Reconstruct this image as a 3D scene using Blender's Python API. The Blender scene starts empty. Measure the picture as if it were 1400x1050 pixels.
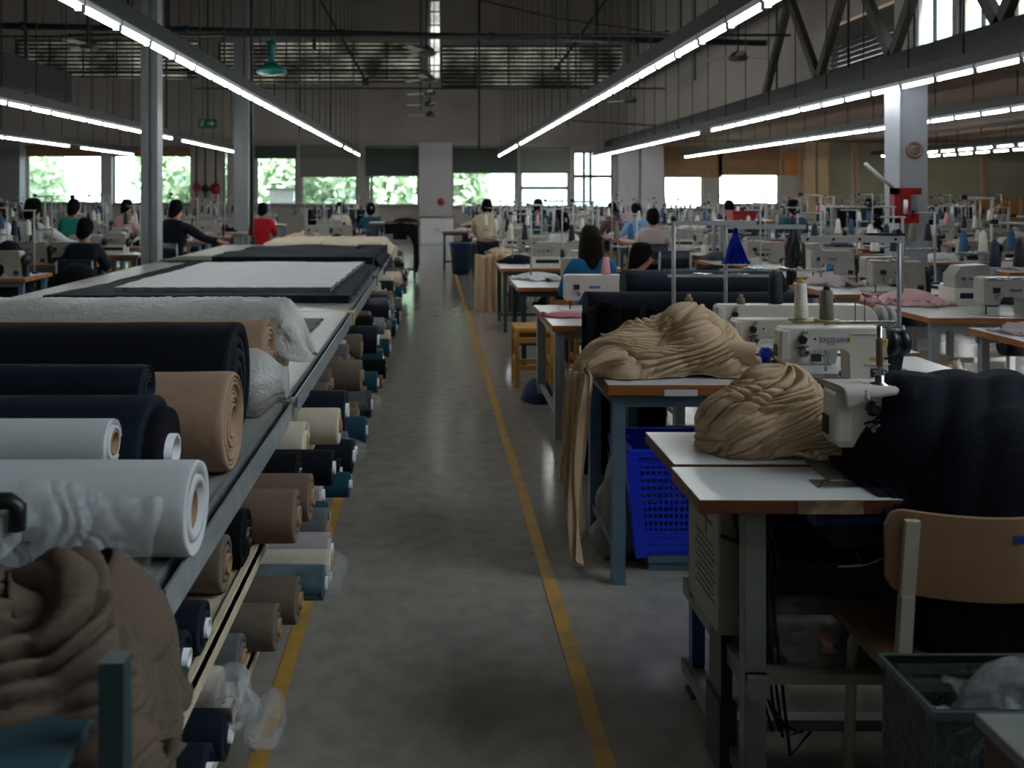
import bpy, bmesh, math, random
import numpy as np
from mathutils import Vector, Matrix, noise as mnoise
random.seed(7); rng = np.random.default_rng(11)
PI = math.pi
sc = bpy.context.scene
COL = sc.collection
F, HC, VX, VY = 1200.0, 1.55, 591.0, 265.0      # focal length and vanishing point of the 1400x1050 frame, eye height

def PX(px, Y): return (px - VX) * Y / F
def PZ(py, Y): return HC - (py - VY) * Y / F

# ------------------------------------------------------------------ camera
cam = bpy.data.cameras.new('camera'); camo = bpy.data.objects.new('camera', cam); COL.objects.link(camo)
camo.location = (0, 0, HC); camo.rotation_euler = (PI / 2, 0, 0)
cam.sensor_width = 36; cam.sensor_fit = 'HORIZONTAL'; cam.lens = F / 1400 * 36
cam.shift_x = (700 - VX) / 1400; cam.shift_y = -(525 - VY) / 1400
cam.clip_start = 0.05; cam.clip_end = 300
cam.dof.use_dof = True; cam.dof.focus_distance = 3.1; cam.dof.aperture_fstop = 3.4
sc.camera = camo

# ------------------------------------------------------------------ materials
def lin(c):
    return tuple(((v / 255) / 12.92 if v / 255 <= .04045 else ((v / 255 + .055) / 1.055) ** 2.4) for v in c)
MATS = {}
def mat(name, rgb, rough=.6, metal=0, var=0.0, vscale=6, bump=0.0, bscale=40, spec=.5, rgb2=None, stretch=None, sheen=0, alpha=None, mlo=.42, mhi=.62):
    if name in MATS: return MATS[name]
    m = bpy.data.materials.new(name); m.use_nodes = True
    nt = m.node_tree; b = nt.nodes['Principled BSDF']
    c = lin(rgb)
    b.inputs['Base Color'].default_value = (*c, 1); b.inputs['Roughness'].default_value = rough
    b.inputs['Metallic'].default_value = metal; b.inputs['Specular IOR Level'].default_value = spec
    if sheen: b.inputs['Sheen Weight'].default_value = sheen
    tc = mp = None
    if var or bump or rgb2:
        tc = nt.nodes.new('ShaderNodeTexCoord'); mp = nt.nodes.new('ShaderNodeMapping')
        nt.links.new(tc.outputs['Object'], mp.inputs['Vector'])
        if stretch: mp.inputs['Scale'].default_value = stretch
    if var or rgb2:
        n = nt.nodes.new('ShaderNodeTexNoise'); n.inputs['Scale'].default_value = vscale; n.inputs['Detail'].default_value = 5
        nt.links.new(mp.outputs['Vector'], n.inputs['Vector'])
        r = nt.nodes.new('ShaderNodeValToRGB')
        r.color_ramp.elements[0].position = mlo if rgb2 else .3; r.color_ramp.elements[1].position = mhi if rgb2 else .7
        c2 = lin(rgb2) if rgb2 else tuple(min(1, v * (1 + var)) for v in c)
        c1 = c if rgb2 else tuple(v * (1 - var) for v in c)
        r.color_ramp.elements[0].color = (*c1, 1); r.color_ramp.elements[1].color = (*c2, 1)
        nt.links.new(n.outputs['Fac'], r.inputs['Fac']); nt.links.new(r.outputs['Color'], b.inputs['Base Color'])
    if bump:
        n2 = nt.nodes.new('ShaderNodeTexNoise'); n2.inputs['Scale'].default_value = bscale; n2.inputs['Detail'].default_value = 4
        nt.links.new(mp.outputs['Vector'], n2.inputs['Vector'])
        bp = nt.nodes.new('ShaderNodeBump'); bp.inputs['Strength'].default_value = bump; bp.inputs['Distance'].default_value = .01
        nt.links.new(n2.outputs['Fac'], bp.inputs['Height']); nt.links.new(bp.outputs['Normal'], b.inputs['Normal'])
    MATS[name] = m
    return m
def emis(name, rgb, s):
    if name in MATS: return MATS[name]
    m = bpy.data.materials.new(name); m.use_nodes = True; nt = m.node_tree; nt.nodes.clear()
    e = nt.nodes.new('ShaderNodeEmission'); e.inputs['Color'].default_value = (*lin(rgb), 1); e.inputs['Strength'].default_value = s
    o = nt.nodes.new('ShaderNodeOutputMaterial'); nt.links.new(e.outputs[0], o.inputs[0]); MATS[name] = m
    return m
def film(name, rgb, amount, rough=.25, lo=.35, hi=1.7, dist=1.5, sc_=9):      # thin plastic film: mostly see-through, streaky sheen
    if name in MATS: return MATS[name]
    m = bpy.data.materials.new(name); m.use_nodes = True; nt = m.node_tree; b = nt.nodes['Principled BSDF']
    b.inputs['Base Color'].default_value = (*lin(rgb), 1); b.inputs['Roughness'].default_value = rough
    t = nt.nodes.new('ShaderNodeBsdfTransparent'); mx = nt.nodes.new('ShaderNodeMixShader')
    tc = nt.nodes.new('ShaderNodeTexCoord'); n = nt.nodes.new('ShaderNodeTexNoise'); n.inputs['Scale'].default_value = sc_; n.inputs['Detail'].default_value = 6
    n.inputs['Distortion'].default_value = dist
    bp = nt.nodes.new('ShaderNodeBump'); bp.inputs['Strength'].default_value = .5; bp.inputs['Distance'].default_value = .02
    n2 = nt.nodes.new('ShaderNodeTexNoise'); n2.inputs['Scale'].default_value = 22; n2.inputs['Detail'].default_value = 3; n2.inputs['Distortion'].default_value = 2
    nt.links.new(tc.outputs['Object'], n2.inputs['Vector']); nt.links.new(n2.outputs['Fac'], bp.inputs['Height']); nt.links.new(bp.outputs['Normal'], b.inputs['Normal'])
    nt.links.new(tc.outputs['Object'], n.inputs['Vector'])
    r = nt.nodes.new('ShaderNodeMapRange'); r.inputs['From Min'].default_value = .3; r.inputs['From Max'].default_value = .75
    r.inputs['To Min'].default_value = amount * lo; r.inputs['To Max'].default_value = amount * hi
    nt.links.new(n.outputs['Fac'], r.inputs['Value']); nt.links.new(r.outputs[0], mx.inputs['Fac'])
    nt.links.new(t.outputs[0], mx.inputs[1]); nt.links.new(b.outputs[0], mx.inputs[2])
    nt.links.new(mx.outputs[0], nt.nodes['Material Output'].inputs[0]); MATS[name] = m
    return m
def dimming_pane(name, rgb):  # see-through pane whose uneven tint dims the sky light behind it
    if name in MATS: return MATS[name]
    m = bpy.data.materials.new(name); m.use_nodes = True; nt = m.node_tree; b = nt.nodes['Principled BSDF']
    t = nt.nodes.new('ShaderNodeBsdfTransparent'); mx = nt.nodes.new('ShaderNodeMixShader'); mx.inputs[0].default_value = .35
    tc = nt.nodes.new('ShaderNodeTexCoord'); n = nt.nodes.new('ShaderNodeTexNoise'); n.inputs['Scale'].default_value = 1.1; n.inputs['Detail'].default_value = 4
    nt.links.new(tc.outputs['Object'], n.inputs['Vector']); r = nt.nodes.new('ShaderNodeValToRGB'); r.color_ramp.elements[0].position = .35; r.color_ramp.elements[1].position = .7
    r.color_ramp.elements[0].color = (*[c * .45 for c in rgb], 1); r.color_ramp.elements[1].color = (*[min(1, c * 2.2) for c in rgb], 1)
    nt.links.new(n.outputs['Fac'], r.inputs['Fac']); nt.links.new(r.outputs[0], t.inputs[0])
    b.inputs['Base Color'].default_value = (.25, .24, .22, 1); b.inputs['Roughness'].default_value = .6
    nt.links.new(t.outputs[0], mx.inputs[1]); nt.links.new(b.outputs[0], mx.inputs[2]); nt.links.new(mx.outputs[0], nt.nodes['Material Output'].inputs[0]); MATS[name] = m
    return m
def glassm():
    if 'pane' in MATS: return MATS['pane']
    m = bpy.data.materials.new('pane'); m.use_nodes = True; nt = m.node_tree; nt.nodes.clear()
    t = nt.nodes.new('ShaderNodeBsdfTransparent'); t.inputs[0].default_value = (.93, .97, .96, 1)
    g = nt.nodes.new('ShaderNodeBsdfGlossy'); g.inputs['Roughness'].default_value = .05
    lw = nt.nodes.new('ShaderNodeLayerWeight'); pw = nt.nodes.new('ShaderNodeMath'); pw.operation = 'POWER'; pw.inputs[1].default_value = 5; nt.links.new(lw.outputs['Facing'], pw.inputs[0]); fr = nt.nodes.new('ShaderNodeMapRange'); fr.inputs['To Min'].default_value = .04; fr.inputs['To Max'].default_value = .7; nt.links.new(pw.outputs[0], fr.inputs['Value'])
    mx = nt.nodes.new('ShaderNodeMixShader'); o = nt.nodes.new('ShaderNodeOutputMaterial')
    nt.links.new(fr.outputs[0], mx.inputs[0]); nt.links.new(t.outputs[0], mx.inputs[1]); nt.links.new(g.outputs[0], mx.inputs[2]); nt.links.new(mx.outputs[0], o.inputs[0])
    MATS['pane'] = m
    return m

NAVY = mat('navy_cloth', (12, 17, 29), .85, var=.25, vscale=3, bump=.25, bscale=90, spec=.2)
NAVY2 = mat('dark_navy_cloth', (13, 26, 39), .8, var=.2, vscale=4, bump=.25, bscale=80, spec=.25)
BLACKC = mat('black_cloth', (14, 15, 20), .9, bump=.2, bscale=90, spec=.15)
TAN = mat('tan_cloth', (200, 174, 143), .85, var=.08, vscale=5, bump=.25, bscale=60, spec=.2)
BROWNC = mat('brown_cloth', (94, 80, 69), .85, var=.12, vscale=4, bump=.25, bscale=60, spec=.2)  # base colour darkened to carry the shade of the near left corner
ROLLTAN = mat('tan_roll_cloth', (162, 134, 112), .85, var=.08, vscale=5, bump=.3, bscale=30, spec=.2)
WHITEC = mat('white_cloth', (198, 202, 204), .85, var=.04, vscale=4, bump=.15, bscale=25, spec=.2)
CREAM = mat('cream_cloth', (205, 193, 172), .85, var=.06, vscale=5, bump=.2, bscale=50, spec=.2)
GREYC = mat('grey_cloth', (96, 98, 100), .85, var=.1, bump=.2, spec=.2)
DGREYC = mat('dark_grey_cloth', (56, 62, 68), .85, var=.1, bump=.2, spec=.2)
TEALC = mat('teal_cloth', (28, 72, 86), .85, var=.1, bump=.2, spec=.2)
OLIVEC = mat('taupe_cloth', (104, 94, 82), .85, var=.12, bump=.2, spec=.2)
PINKC = mat('pink_cloth', (196, 158, 160), .85, var=.1, bump=.2, spec=.2)
MAUVE = mat('mauve_cloth', (168, 156, 158), .85, var=.1, bump=.2, spec=.2)
REDC = mat('red_cloth', (168, 24, 38), .8, var=.08, bump=.15, spec=.2)
BLUEC = mat('blue_cloth', (20, 92, 138), .8, var=.08, bump=.15, spec=.2)
SKYC = mat('sky_blue_cloth', (110, 160, 205), .8, var=.08, bump=.15, spec=.2)
GREENC = mat('teal_green_cloth', (34, 118, 112), .8, var=.08, bump=.15, spec=.2)
ROYAL = mat('royal_blue_cloth', (22, 58, 196), .7, var=.08, bump=.1, spec=.3)
BEIGEC = mat('beige_shirt', (176, 164, 142), .85, var=.06, bump=.15, spec=.2)
LAM = mat('white_laminate', (206, 208, 208), .22, var=.05, vscale=3, spec=.5)
LAMG = mat('grey_laminate', (168, 168, 160), .3, var=.12, vscale=2.5, spec=.5)
EDGE = mat('brown_edge', (150, 92, 44), .5, var=.3, vscale=14, stretch=(.3, 1, 3))
EDGED = mat('dark_brown_edge', (92, 50, 26), .5, var=.4, vscale=14, stretch=(.3, 1, 3))
WOOD = mat('plywood', (142, 112, 82), .45, var=.18, vscale=9, stretch=(1, 1, .15), bump=.05)
WOODY = mat('yellow_wood', (176, 128, 54), .5, var=.2, vscale=8, stretch=(1, 1, .2))
PALEWOOD = mat('pale_wood', (196, 182, 156), .65, var=.2, vscale=7, stretch=(.5, .5, 1))
BLUEGREY = mat('blue_grey_paint', (92, 118, 134), .45, var=.12, vscale=7)
GREYP = mat('grey_paint', (142, 150, 152), .45, var=.12, vscale=7)
GREENP = mat('dark_green_paint', (34, 62, 66), .45, var=.12, vscale=7)
CREAMP = mat('cream_paint', (176, 172, 156), .45, var=.1, vscale=9)
DARKP = mat('dark_paint', (34, 40, 44), .5, var=.15)
TRUNK = mat('trunking_paint', (36, 40, 42), .45)
BLUEP = mat('blue_paint', (26, 62, 128), .45, var=.1)
GALV = mat('galvanised_steel', (158, 166, 170), .38, .45, var=.15, vscale=18)
STEEL = mat('steel', (176, 178, 180), .25, .9)
POLE = mat('pole_grey', (172, 176, 178), .4, .2)
IRON = mat('dark_iron', (38, 38, 40), .45, .4)
MACH = mat('machine_enamel', (208, 202, 190), .32, var=.05, vscale=8, spec=.5)
MACHG = mat('grey_enamel', (156, 156, 150), .35, var=.06, vscale=8)
BLACKPL = mat('black_plastic', (20, 22, 26), .4)
DNAVYPL = mat('dark_navy_plastic', (18, 28, 44), .35)
BLUEPL = mat('blue_plastic', (28, 58, 226), .4, var=.08)
REDP = mat('red_paint', (140, 22, 30), .4, var=.1)
YELL = mat('yellow_sticker', (206, 170, 40), .5)
ORNG = mat('orange_sticker', (204, 146, 66), .5)
LBLUE = mat('label_blue', (18, 62, 140), .5)
WHITEP = mat('white_paint', (214, 216, 220), .45, var=.04)
CARD = mat('cardboard', (150, 116, 82), .8, var=.1)
THREADW = mat('white_thread', (224, 220, 206), .7, bump=.4, bscale=140)
THREADB = mat('dark_thread', (22, 26, 36), .7, bump=.3, bscale=140)
THREADG = mat('grey_thread', (110, 106, 94), .6, bump=.4, bscale=140)
THREADP = mat('pink_thread', (214, 150, 160), .7)
SKIN = mat('skin', (170, 116, 88), .5)
HAIR = mat('black_hair', (9, 8, 8), .8, bump=.1, bscale=60, stretch=(6, 6, .5), spec=.08)
HAIRB = mat('brown_hair', (26, 18, 15), .7, bump=.15, bscale=60, stretch=(6, 6, .5), spec=.12)
FILM = film('clear_film', (220, 226, 230), .13, .10, .2, 2.2, .6, 14)
FILM2 = film('milky_film', (206, 206, 202), .72, .3, .88, 1.15, .2, 6)
BINF = film('smoky_plastic', (58, 70, 70), .72, .3, .95, 1.05, 0, 3)
TUBE = emis('tube_glow', (250, 254, 252), 54.0)

# ------------------------------------------------------------------ mesh building
class MB:
    def __init__(s): s.v = []; s.f = []; s.m = []; s.sm = []; s.mats = []
    def mi(s, m):
        if m not in s.mats: s.mats.append(m)
        return s.mats.index(m)
    def add(s, vs, fs, m, smooth=False, M=None):
        o = len(s.v); k = s.mi(m)
        s.v.extend([tuple(M @ Vector(v)) for v in vs] if M is not None else [tuple(v) for v in vs])
        for f in fs: s.f.append([i + o for i in f]); s.m.append(k); s.sm.append(smooth)
    def box(s, x0, x1, y0, y1, z0, z1, m, top=None, M=None):
        vs = [(x0, y0, z0), (x1, y0, z0), (x1, y1, z0), (x0, y1, z0), (x0, y0, z1), (x1, y0, z1), (x1, y1, z1), (x0, y1, z1)]
        fs = [(0, 3, 2, 1), (0, 1, 5, 4), (1, 2, 6, 5), (2, 3, 7, 6), (3, 0, 4, 7)]
        o = len(s.v); s.add(vs, fs, m, M=M)
        s.f.append([o + 4, o + 5, o + 6, o + 7]); s.m.append(s.mi(top or m)); s.sm.append(False)
    def bar(s, a, b, w, h, m, up=(0, 0, 1)):
        a = Vector(a); b = Vector(b); d = (b - a).normalized(); u = Vector(up)
        if abs(d.dot(u)) > .95: u = Vector((0, 1, 0))
        r = d.cross(u).normalized() * w / 2; u = r.cross(d).normalized() * h / 2
        vs = [a - r - u, a + r - u, a + r + u, a - r + u, b - r - u, b + r - u, b + r + u, b - r + u]
        s.add(vs, [(3, 2, 1, 0), (4, 5, 6, 7), (0, 1, 5, 4), (1, 2, 6, 5), (2, 3, 7, 6), (3, 0, 4, 7)], m)
    def tube(s, pts, r, m, n=8, caps=True, smooth=True):
        pts = [Vector(p) for p in pts]; rs = r if isinstance(r, (list, tuple)) else [r] * len(pts)
        vs = []; fs = []; ref = None
        for i, p in enumerate(pts):
            d = (pts[min(i + 1, len(pts) - 1)] - pts[max(i - 1, 0)]).normalized()
            if ref is None or abs(ref.dot(d)) > .98: ref = Vector((0, 0, 1)) if abs(d.z) < .9 else Vector((1, 0, 0))
            a = d.cross(ref).normalized(); b = a.cross(d).normalized(); ref = b
            for k in range(n):
                t = 2 * PI * k / n; vs.append(p + (a * math.cos(t) + b * math.sin(t)) * rs[i])
        for i in range(len(pts) - 1):
            for k in range(n):
                fs.append((i * n + k, (i + 1) * n + k, (i + 1) * n + (k + 1) % n, i * n + (k + 1) % n))
        s.add(vs, fs, m, smooth)
        if caps:
            o = len(s.v) - len(vs)
            s.f.append([o + k for k in range(n)]); s.m.append(s.mi(m)); s.sm.append(False)
            s.f.append([o + (len(pts) - 1) * n + k for k in reversed(range(n))]); s.m.append(s.mi(m)); s.sm.append(False)
    def lathe(s, prof, m, n=24, axis='Z', c=(0, 0, 0), smooth=True, wob=None):
        vs = []; fs = []
        for (r, h) in prof:
            for k in range(n):
                t = 2 * PI * k / n; rr = r * (1 + (wob(t, h) if wob else 0))
                x, y = rr * math.cos(t), rr * math.sin(t)
                vs.append({'Z': (c[0] + x, c[1] + y, c[2] + h), 'X': (c[0] + h, c[1] + x, c[2] + y), 'Y': (c[0] + x, c[1] + h, c[2] - y)}[axis])
        for i in range(len(prof) - 1):
            for k in range(n):
                fs.append((i * n + k, i * n + (k + 1) % n, (i + 1) * n + (k + 1) % n, (i + 1) * n + k))
        s.add(vs, fs, m, smooth)
        o = len(s.v) - len(vs)
        if prof[0][0] > 1e-5: s.f.append([o + k for k in reversed(range(n))]); s.m.append(s.mi(m)); s.sm.append(False)
        if prof[-1][0] > 1e-5: s.f.append([o + (len(prof) - 1) * n + k for k in range(n)]); s.m.append(s.mi(m)); s.sm.append(False)
    def ring(s, r0, r1, h0, h1, m, n=24, axis='X', c=(0, 0, 0)):
        s.tor([(r0, h0), (r1, h0), (r1, h1), (r0, h1)], m, n, axis, c)
    def tor(s, prof, m, n=24, axis='X', c=(0, 0, 0), smooth=True):
        vs = []; fs = []; P = len(prof)
        for (r, h) in prof:
            for k in range(n):
                t = 2 * PI * k / n; x, y = r * math.cos(t), r * math.sin(t)
                vs.append({'Z': (c[0] + x, c[1] + y, c[2] + h), 'X': (c[0] + h, c[1] + x, c[2] + y), 'Y': (c[0] + x, c[1] + h, c[2] - y)}[axis])
        for i in range(P):
            for k in range(n):
                j = (i + 1) % P
                fs.append((i * n + k, i * n + (k + 1) % n, j * n + (k + 1) % n, j * n + k))
        s.add(vs, fs, m, smooth)
    def prism(s, poly, y0, y1, m, M=None, smooth=False):     # outline in XZ pushed along Y
        n = len(poly)
        vs = [(x, y0, z) for x, z in poly] + [(x, y1, z) for x, z in poly]
        fs = [tuple(range(n)), tuple(reversed(range(n, 2 * n)))] + [(i, i + n, (i + 1) % n + n, (i + 1) % n) for i in range(n)]
        s.add(vs, fs, m, smooth, M)
    def grid(s, P, m, smooth=True, closed_u=False):
        ny, nx = P.shape[:2]
        vs = P.reshape(-1, 3).tolist(); fs = []
        for j in range(ny - 1):
            for i in range(nx - 1 + (1 if closed_u else 0)):
                i2 = (i + 1) % nx
                fs.append((j * nx + i, j * nx + i2, (j + 1) * nx + i2, (j + 1) * nx + i))
        s.add(vs, fs, m, smooth)
    def mesh(s, name):
        me = bpy.data.meshes.new(name); me.from_pydata(s.v, [], s.f)
        for m in s.mats: me.materials.append(m)
        me.polygons.foreach_set('material_index', s.m); me.polygons.foreach_set('use_smooth', s.sm)
        bm = bmesh.new(); bm.from_mesh(me); bmesh.ops.recalc_face_normals(bm, faces=bm.faces); bm.to_mesh(me); bm.free()
        me.update(); return me
    def build(s, name, parent=None, bevel=0, thick=0, sub=0, label=None):
        o = bpy.data.objects.new(name, s.mesh(name)); COL.objects.link(o)
        if parent is not None: o.parent = parent
        if thick:
            k = o.modifiers.new('thick', 'SOLIDIFY'); k.thickness = thick; k.offset = 0
        if bevel:
            k = o.modifiers.new('bevel', 'BEVEL'); k.width = bevel; k.segments = 2; k.limit_method = 'ANGLE'; k.angle_limit = .7
        if sub:
            k = o.modifiers.new('sub', 'SUBSURF'); k.levels = sub; k.render_levels = sub
        if label: o['label'] = label
        return o
def thing(name, label, cat, loc=(0, 0, 0), rz=0, group=None):
    o = bpy.data.objects.new(name, None); COL.objects.link(o); o.empty_display_size = .1
    o.location = loc; o.rotation_euler = (0, 0, rz); return tag(o, label, cat, group)
def tag(o, label, cat, group=None):
    o['label'] = label; o['category'] = cat
    if group: o['group'] = group
    return o
def struct(o): o['kind'] = 'structure'; return o
KIDS = {}
def kids(o):
    return [c for c in o.children]
def dup(o, loc, rz=0, label=None, group=None, scale=None):
    r = o.copy(); COL.objects.link(r); r.location = loc; r.rotation_euler = (0, 0, rz)
    if scale: r.scale = scale
    if label: r['label'] = label
    if group: r['group'] = group
    for c in kids(o):
        d = c.copy(); COL.objects.link(d); d.parent = r
        for e in kids(c):
            g = e.copy(); COL.objects.link(g); g.parent = d
    return r
ONES = 'zeroth first second third fourth fifth sixth seventh eighth ninth tenth eleventh twelfth thirteenth fourteenth fifteenth sixteenth seventeenth eighteenth nineteenth'.split()
def ordw(n):
    if n < 20: return ONES[n]
    t = {2: 'twent', 3: 'thirt', 4: 'fort', 5: 'fift', 6: 'sixt', 7: 'sevent'}[n // 10]
    return t + 'ieth' if n % 10 == 0 else t + 'y-' + ONES[n % 10]
def text(parent, s, size, loc, m, name='lettering', rot=(PI / 2, 0, 0), depth=.0006, italic=0):
    c = bpy.data.curves.new(name, 'FONT'); c.body = s; c.size = size; c.extrude = depth; c.align_x = 'CENTER'; c.align_y = 'CENTER'; c.shear = italic
    c.materials.append(m); o = bpy.data.objects.new(name, c); COL.objects.link(o)
    me = bpy.data.meshes.new_from_object(o.evaluated_get(bpy.context.evaluated_depsgraph_get())); bpy.data.objects.remove(o)
    if not me.materials: me.materials.append(m)
    o = bpy.data.objects.new(name, me); COL.objects.link(o); o.parent = parent; o.location = loc; o.rotation_euler = rot
    return o

# ------------------------------------------------------------------ cloth: position based dynamics on a grid
def box_sdf(x0, x1, y0, y1, z0, z1, r=.01):
    c = np.array([(x0 + x1) / 2, (y0 + y1) / 2, (z0 + z1) / 2]); h = np.array([x1 - x0, y1 - y0, z1 - z0]) / 2 - r
    def f(p):
        q = np.abs(p - c) - h
        return np.linalg.norm(np.maximum(q, 0), axis=-1) + np.minimum(q.max(-1), 0) - r
    return f
def ell_sdf(c, r):
    c = np.array(c, float); r = np.array(r, float)
    def f(p):
        q = (p - c) / r; k = np.linalg.norm(q, axis=-1) + 1e-9; k2 = np.linalg.norm(q / r, axis=-1) + 1e-9
        return k * (k - 1) / k2
    return f
def cap_sdf(a, b, r):
    a = np.array(a, float); b = np.array(b, float); d = b - a
    def f(p):
        t = np.clip(((p - a) @ d) / (d @ d), 0, 1)
        return np.linalg.norm(p - a - t[..., None] * d, axis=-1) - r
    return f
def floor_sdf(z=0): return lambda p: p[..., 2] - z
def cloth(P, ex=1.2, ey=1.2, cols=(), steps=40, iters=6, pins=None, g=-9.8, amp=.01, thick=.006, bend=.12, seed=1, nfreq=7., shear=.35, fric=.6, shell=None):
    P = P.astype(float).copy(); rg = np.random.default_rng(seed)
    d = lambda a, b: np.linalg.norm(a - b, axis=-1)
    rh = d(P[:, 1:], P[:, :-1]) * ex; rv = d(P[1:], P[:-1]) * ey
    e = (ex + ey) / 2
    r1 = d(P[1:, 1:], P[:-1, :-1]) * e; r2 = d(P[1:, :-1], P[:-1, 1:]) * e
    bh = d(P[:, 2:], P[:, :-2]) * ex; bv = d(P[2:], P[:-2]) * ey
    ny, nx = P.shape[:2]
    # smooth random push so the slack buckles into folds
    for k in range(5):
        w = rg.normal(size=3) * nfreq * (1 + k); ph = rg.uniform(0, 6.3)
        P[..., 2] += amp * np.sin(P @ w + ph) / (1 + .5 * k)
        P[..., 0] += amp * .5 * np.sin(P @ w * 1.3 + ph * 2); P[..., 1] += amp * .5 * np.sin(P @ w * .8 + ph * 3)
    P += rg.normal(size=P.shape) * amp * .08
    P0 = P.copy(); prev = P.copy(); w = np.ones((ny, nx))
    if pins is not None: w[pins] = 0
    def solve(a, b, wa, wb, rest, k, short=False):
        dv = P[b] - P[a]; L = np.linalg.norm(dv, axis=-1) + 1e-9; ws = wa + wb; ws = np.where(ws == 0, 1, ws)
        df = L - rest
        if short: df = np.minimum(df, 0)
        c = (k * df / L / ws)[..., None] * dv
        P[a] += wa[..., None] * c; P[b] -= wb[..., None] * c
    S = slice
    con = []
    for s in (0, 1):
        n = (nx - s) // 2 * 2
        con.append(((S(None), S(s, s + n, 2)), (S(None), S(s + 1, s + n, 2)), rh[:, s::2][:, :n // 2], 1, False))
        n = (ny - s) // 2 * 2
        con.append(((S(s, s + n, 2), S(None)), (S(s + 1, s + n, 2), S(None)), rv[s::2][:n // 2], 1, False))
    for s in (0, 1):
        n = (ny - s) // 2 * 2
        con.append(((S(s, s + n, 2), S(0, nx - 1)), (S(s + 1, s + n, 2), S(1, nx)), r1[s::2][:n // 2], shear, False))
        con.append(((S(s, s + n, 2), S(1, nx)), (S(s + 1, s + n, 2), S(0, nx - 1)), r2[s::2][:n // 2], shear, False))
    for s in range(4):
        j = np.arange(s, nx - 2, 4); con.append(((S(None), j), (S(None), j + 2), bh[:, j], bend, False))
        i = np.arange(s, ny - 2, 4); con.append(((i, S(None)), (i + 2, S(None)), bv[i], bend, False))
    dt = 1 / 60
    for st in range(steps):
        v = (P - prev) * .96; prev = P.copy()
        P += v * w[..., None]; P[..., 2] += g * dt * dt * w
        for _ in range(iters):
            for a, b, r, k, sh in con: solve(a, b, w[a], w[b], r, k, sh)
        for f in cols:
            s = f(P); hit = (s < thick) & (w > 0)
            if hit.any():
                q = P[hit]; e = 1e-4; s0 = s[hit]
                n = np.stack([f(q + np.array([e, 0, 0])) - s0, f(q + np.array([0, e, 0])) - s0, f(q + np.array([0, 0, e])) - s0], -1)
                n /= np.linalg.norm(n, axis=-1, keepdims=True) + 1e-9
                q = q + n * (thick - s0)[:, None]
                mv = q - prev[hit]; t = mv - (mv * n).sum(-1, keepdims=True) * n
                P[hit] = q - t * fric
        if shell is not None:                       # gathered cloth stays close to what it lies on
            f, mx = shell; s = f(P); hit = (s > mx) & (w > 0)
            if hit.any():
                q = P[hit]; e = 1e-4; s0 = s[hit]
                n = np.stack([f(q + np.array([e, 0, 0])) - s0, f(q + np.array([0, e, 0])) - s0, f(q + np.array([0, 0, e])) - s0], -1)
                n /= np.linalg.norm(n, axis=-1, keepdims=True) + 1e-9
                P[hit] = q - n * (s0 - mx)[:, None] * .7
    return P
def smin(fs, k=.05):
    def f(p):
        return -k * np.log(sum(np.exp(-g(p) / k) for g in fs) + 1e-12)
    return f
def swirl(c, r, nu, nv, under=.2, twist=.6, seam=PI / 2, ecc=(0, 0)):
    # polar sheet over a mound: rows run from the peak to the rim, columns round it
    P = np.zeros((nv, nu, 3))
    for j in range(nv):
        v = .03 + .97 * (j / (nv - 1)) ** .8; a = v * (PI / 2 + under)
        for i in range(nu):
            th = seam + 2 * PI * i / (nu - 1) + twist * v
            P[j, i] = (c[0] + r[0] * math.cos(th) * math.sin(a) + ecc[0] * (1 - v), c[1] + r[1] * math.sin(th) * math.sin(a) + ecc[1] * (1 - v), c[2] + r[2] * max(0, math.cos(a)))
    return P
def gather(c, r, blobs, nu=150, nv=70, ex=1.5, ey=1.2, twist=.7, under=.25, depth=.03, base=None, seed=1, steps=36, nfreq=18, amp=.02, bend=.02, ecc=(0, 0), extra=(), g=-5):
    core = smin([ell_sdf(a, b) for a, b in blobs], .02); P = swirl(c, r, nu, nv, under, twist, ecc=ecc)
    pins = np.zeros((nv, nu), bool); pins[-1] = True
    cols = [core] + ([lambda p: p[..., 2] - base] if base is not None else []) + list(extra)
    P = cloth(P, ex, ey, cols, steps, 6, pins, g=g, amp=amp, nfreq=nfreq, seed=seed, bend=bend, thick=.004, shell=(core, depth), shear=.2)
    P[:, -1] = P[:, 0] = (P[:, 0] + P[:, -1]) / 2
    return P
def gobj(name, P, m, thick=.003):
    b = MB(); nv, nu = P.shape[:2]; b.grid(P, m); o = len(b.v); b.v.append(tuple(P[0].mean(0)))
    for i in range(nu - 1): b.f.append([o, i, i + 1]); b.m.append(0); b.sm.append(True)
    return b.build(name, thick=thick)
def sheet(x0, x1, y0, y1, z, nx, ny):
    X, Y = np.meshgrid(np.linspace(x0, x1, nx), np.linspace(y0, y1, ny)); return np.stack([X, Y, np.full_like(X, z) if np.isscalar(z) else z(X, Y)], -1)
def dome(c, r, n, m, under=.05, flat=.0):
    # square grid wrapped over an ellipsoid cap, rim at the base
    u, v = np.meshgrid(np.linspace(-1, 1, n), np.linspace(-1, 1, m))
    dx = u * np.sqrt(1 - v * v / 2); dy = v * np.sqrt(1 - u * u / 2); rad = np.clip(np.hypot(dx, dy), 1e-6, 1)
    a = rad * (PI / 2 + under); s = np.sin(a) / rad
    return np.stack([c[0] + r[0] * dx * s, c[1] + r[1] * dy * s, c[2] + r[2] * np.maximum(np.cos(a), -.0)], -1)
def rim(n, m):
    p = np.zeros((m, n), bool); p[0] = p[-1] = True; p[:, 0] = p[:, -1] = True; return p
def cloth_obj(name, P, m, parent=None, thick=.003, sub=0):
    b = MB(); b.grid(P, m); return b.build(name, parent, thick=thick, sub=sub)

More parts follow.
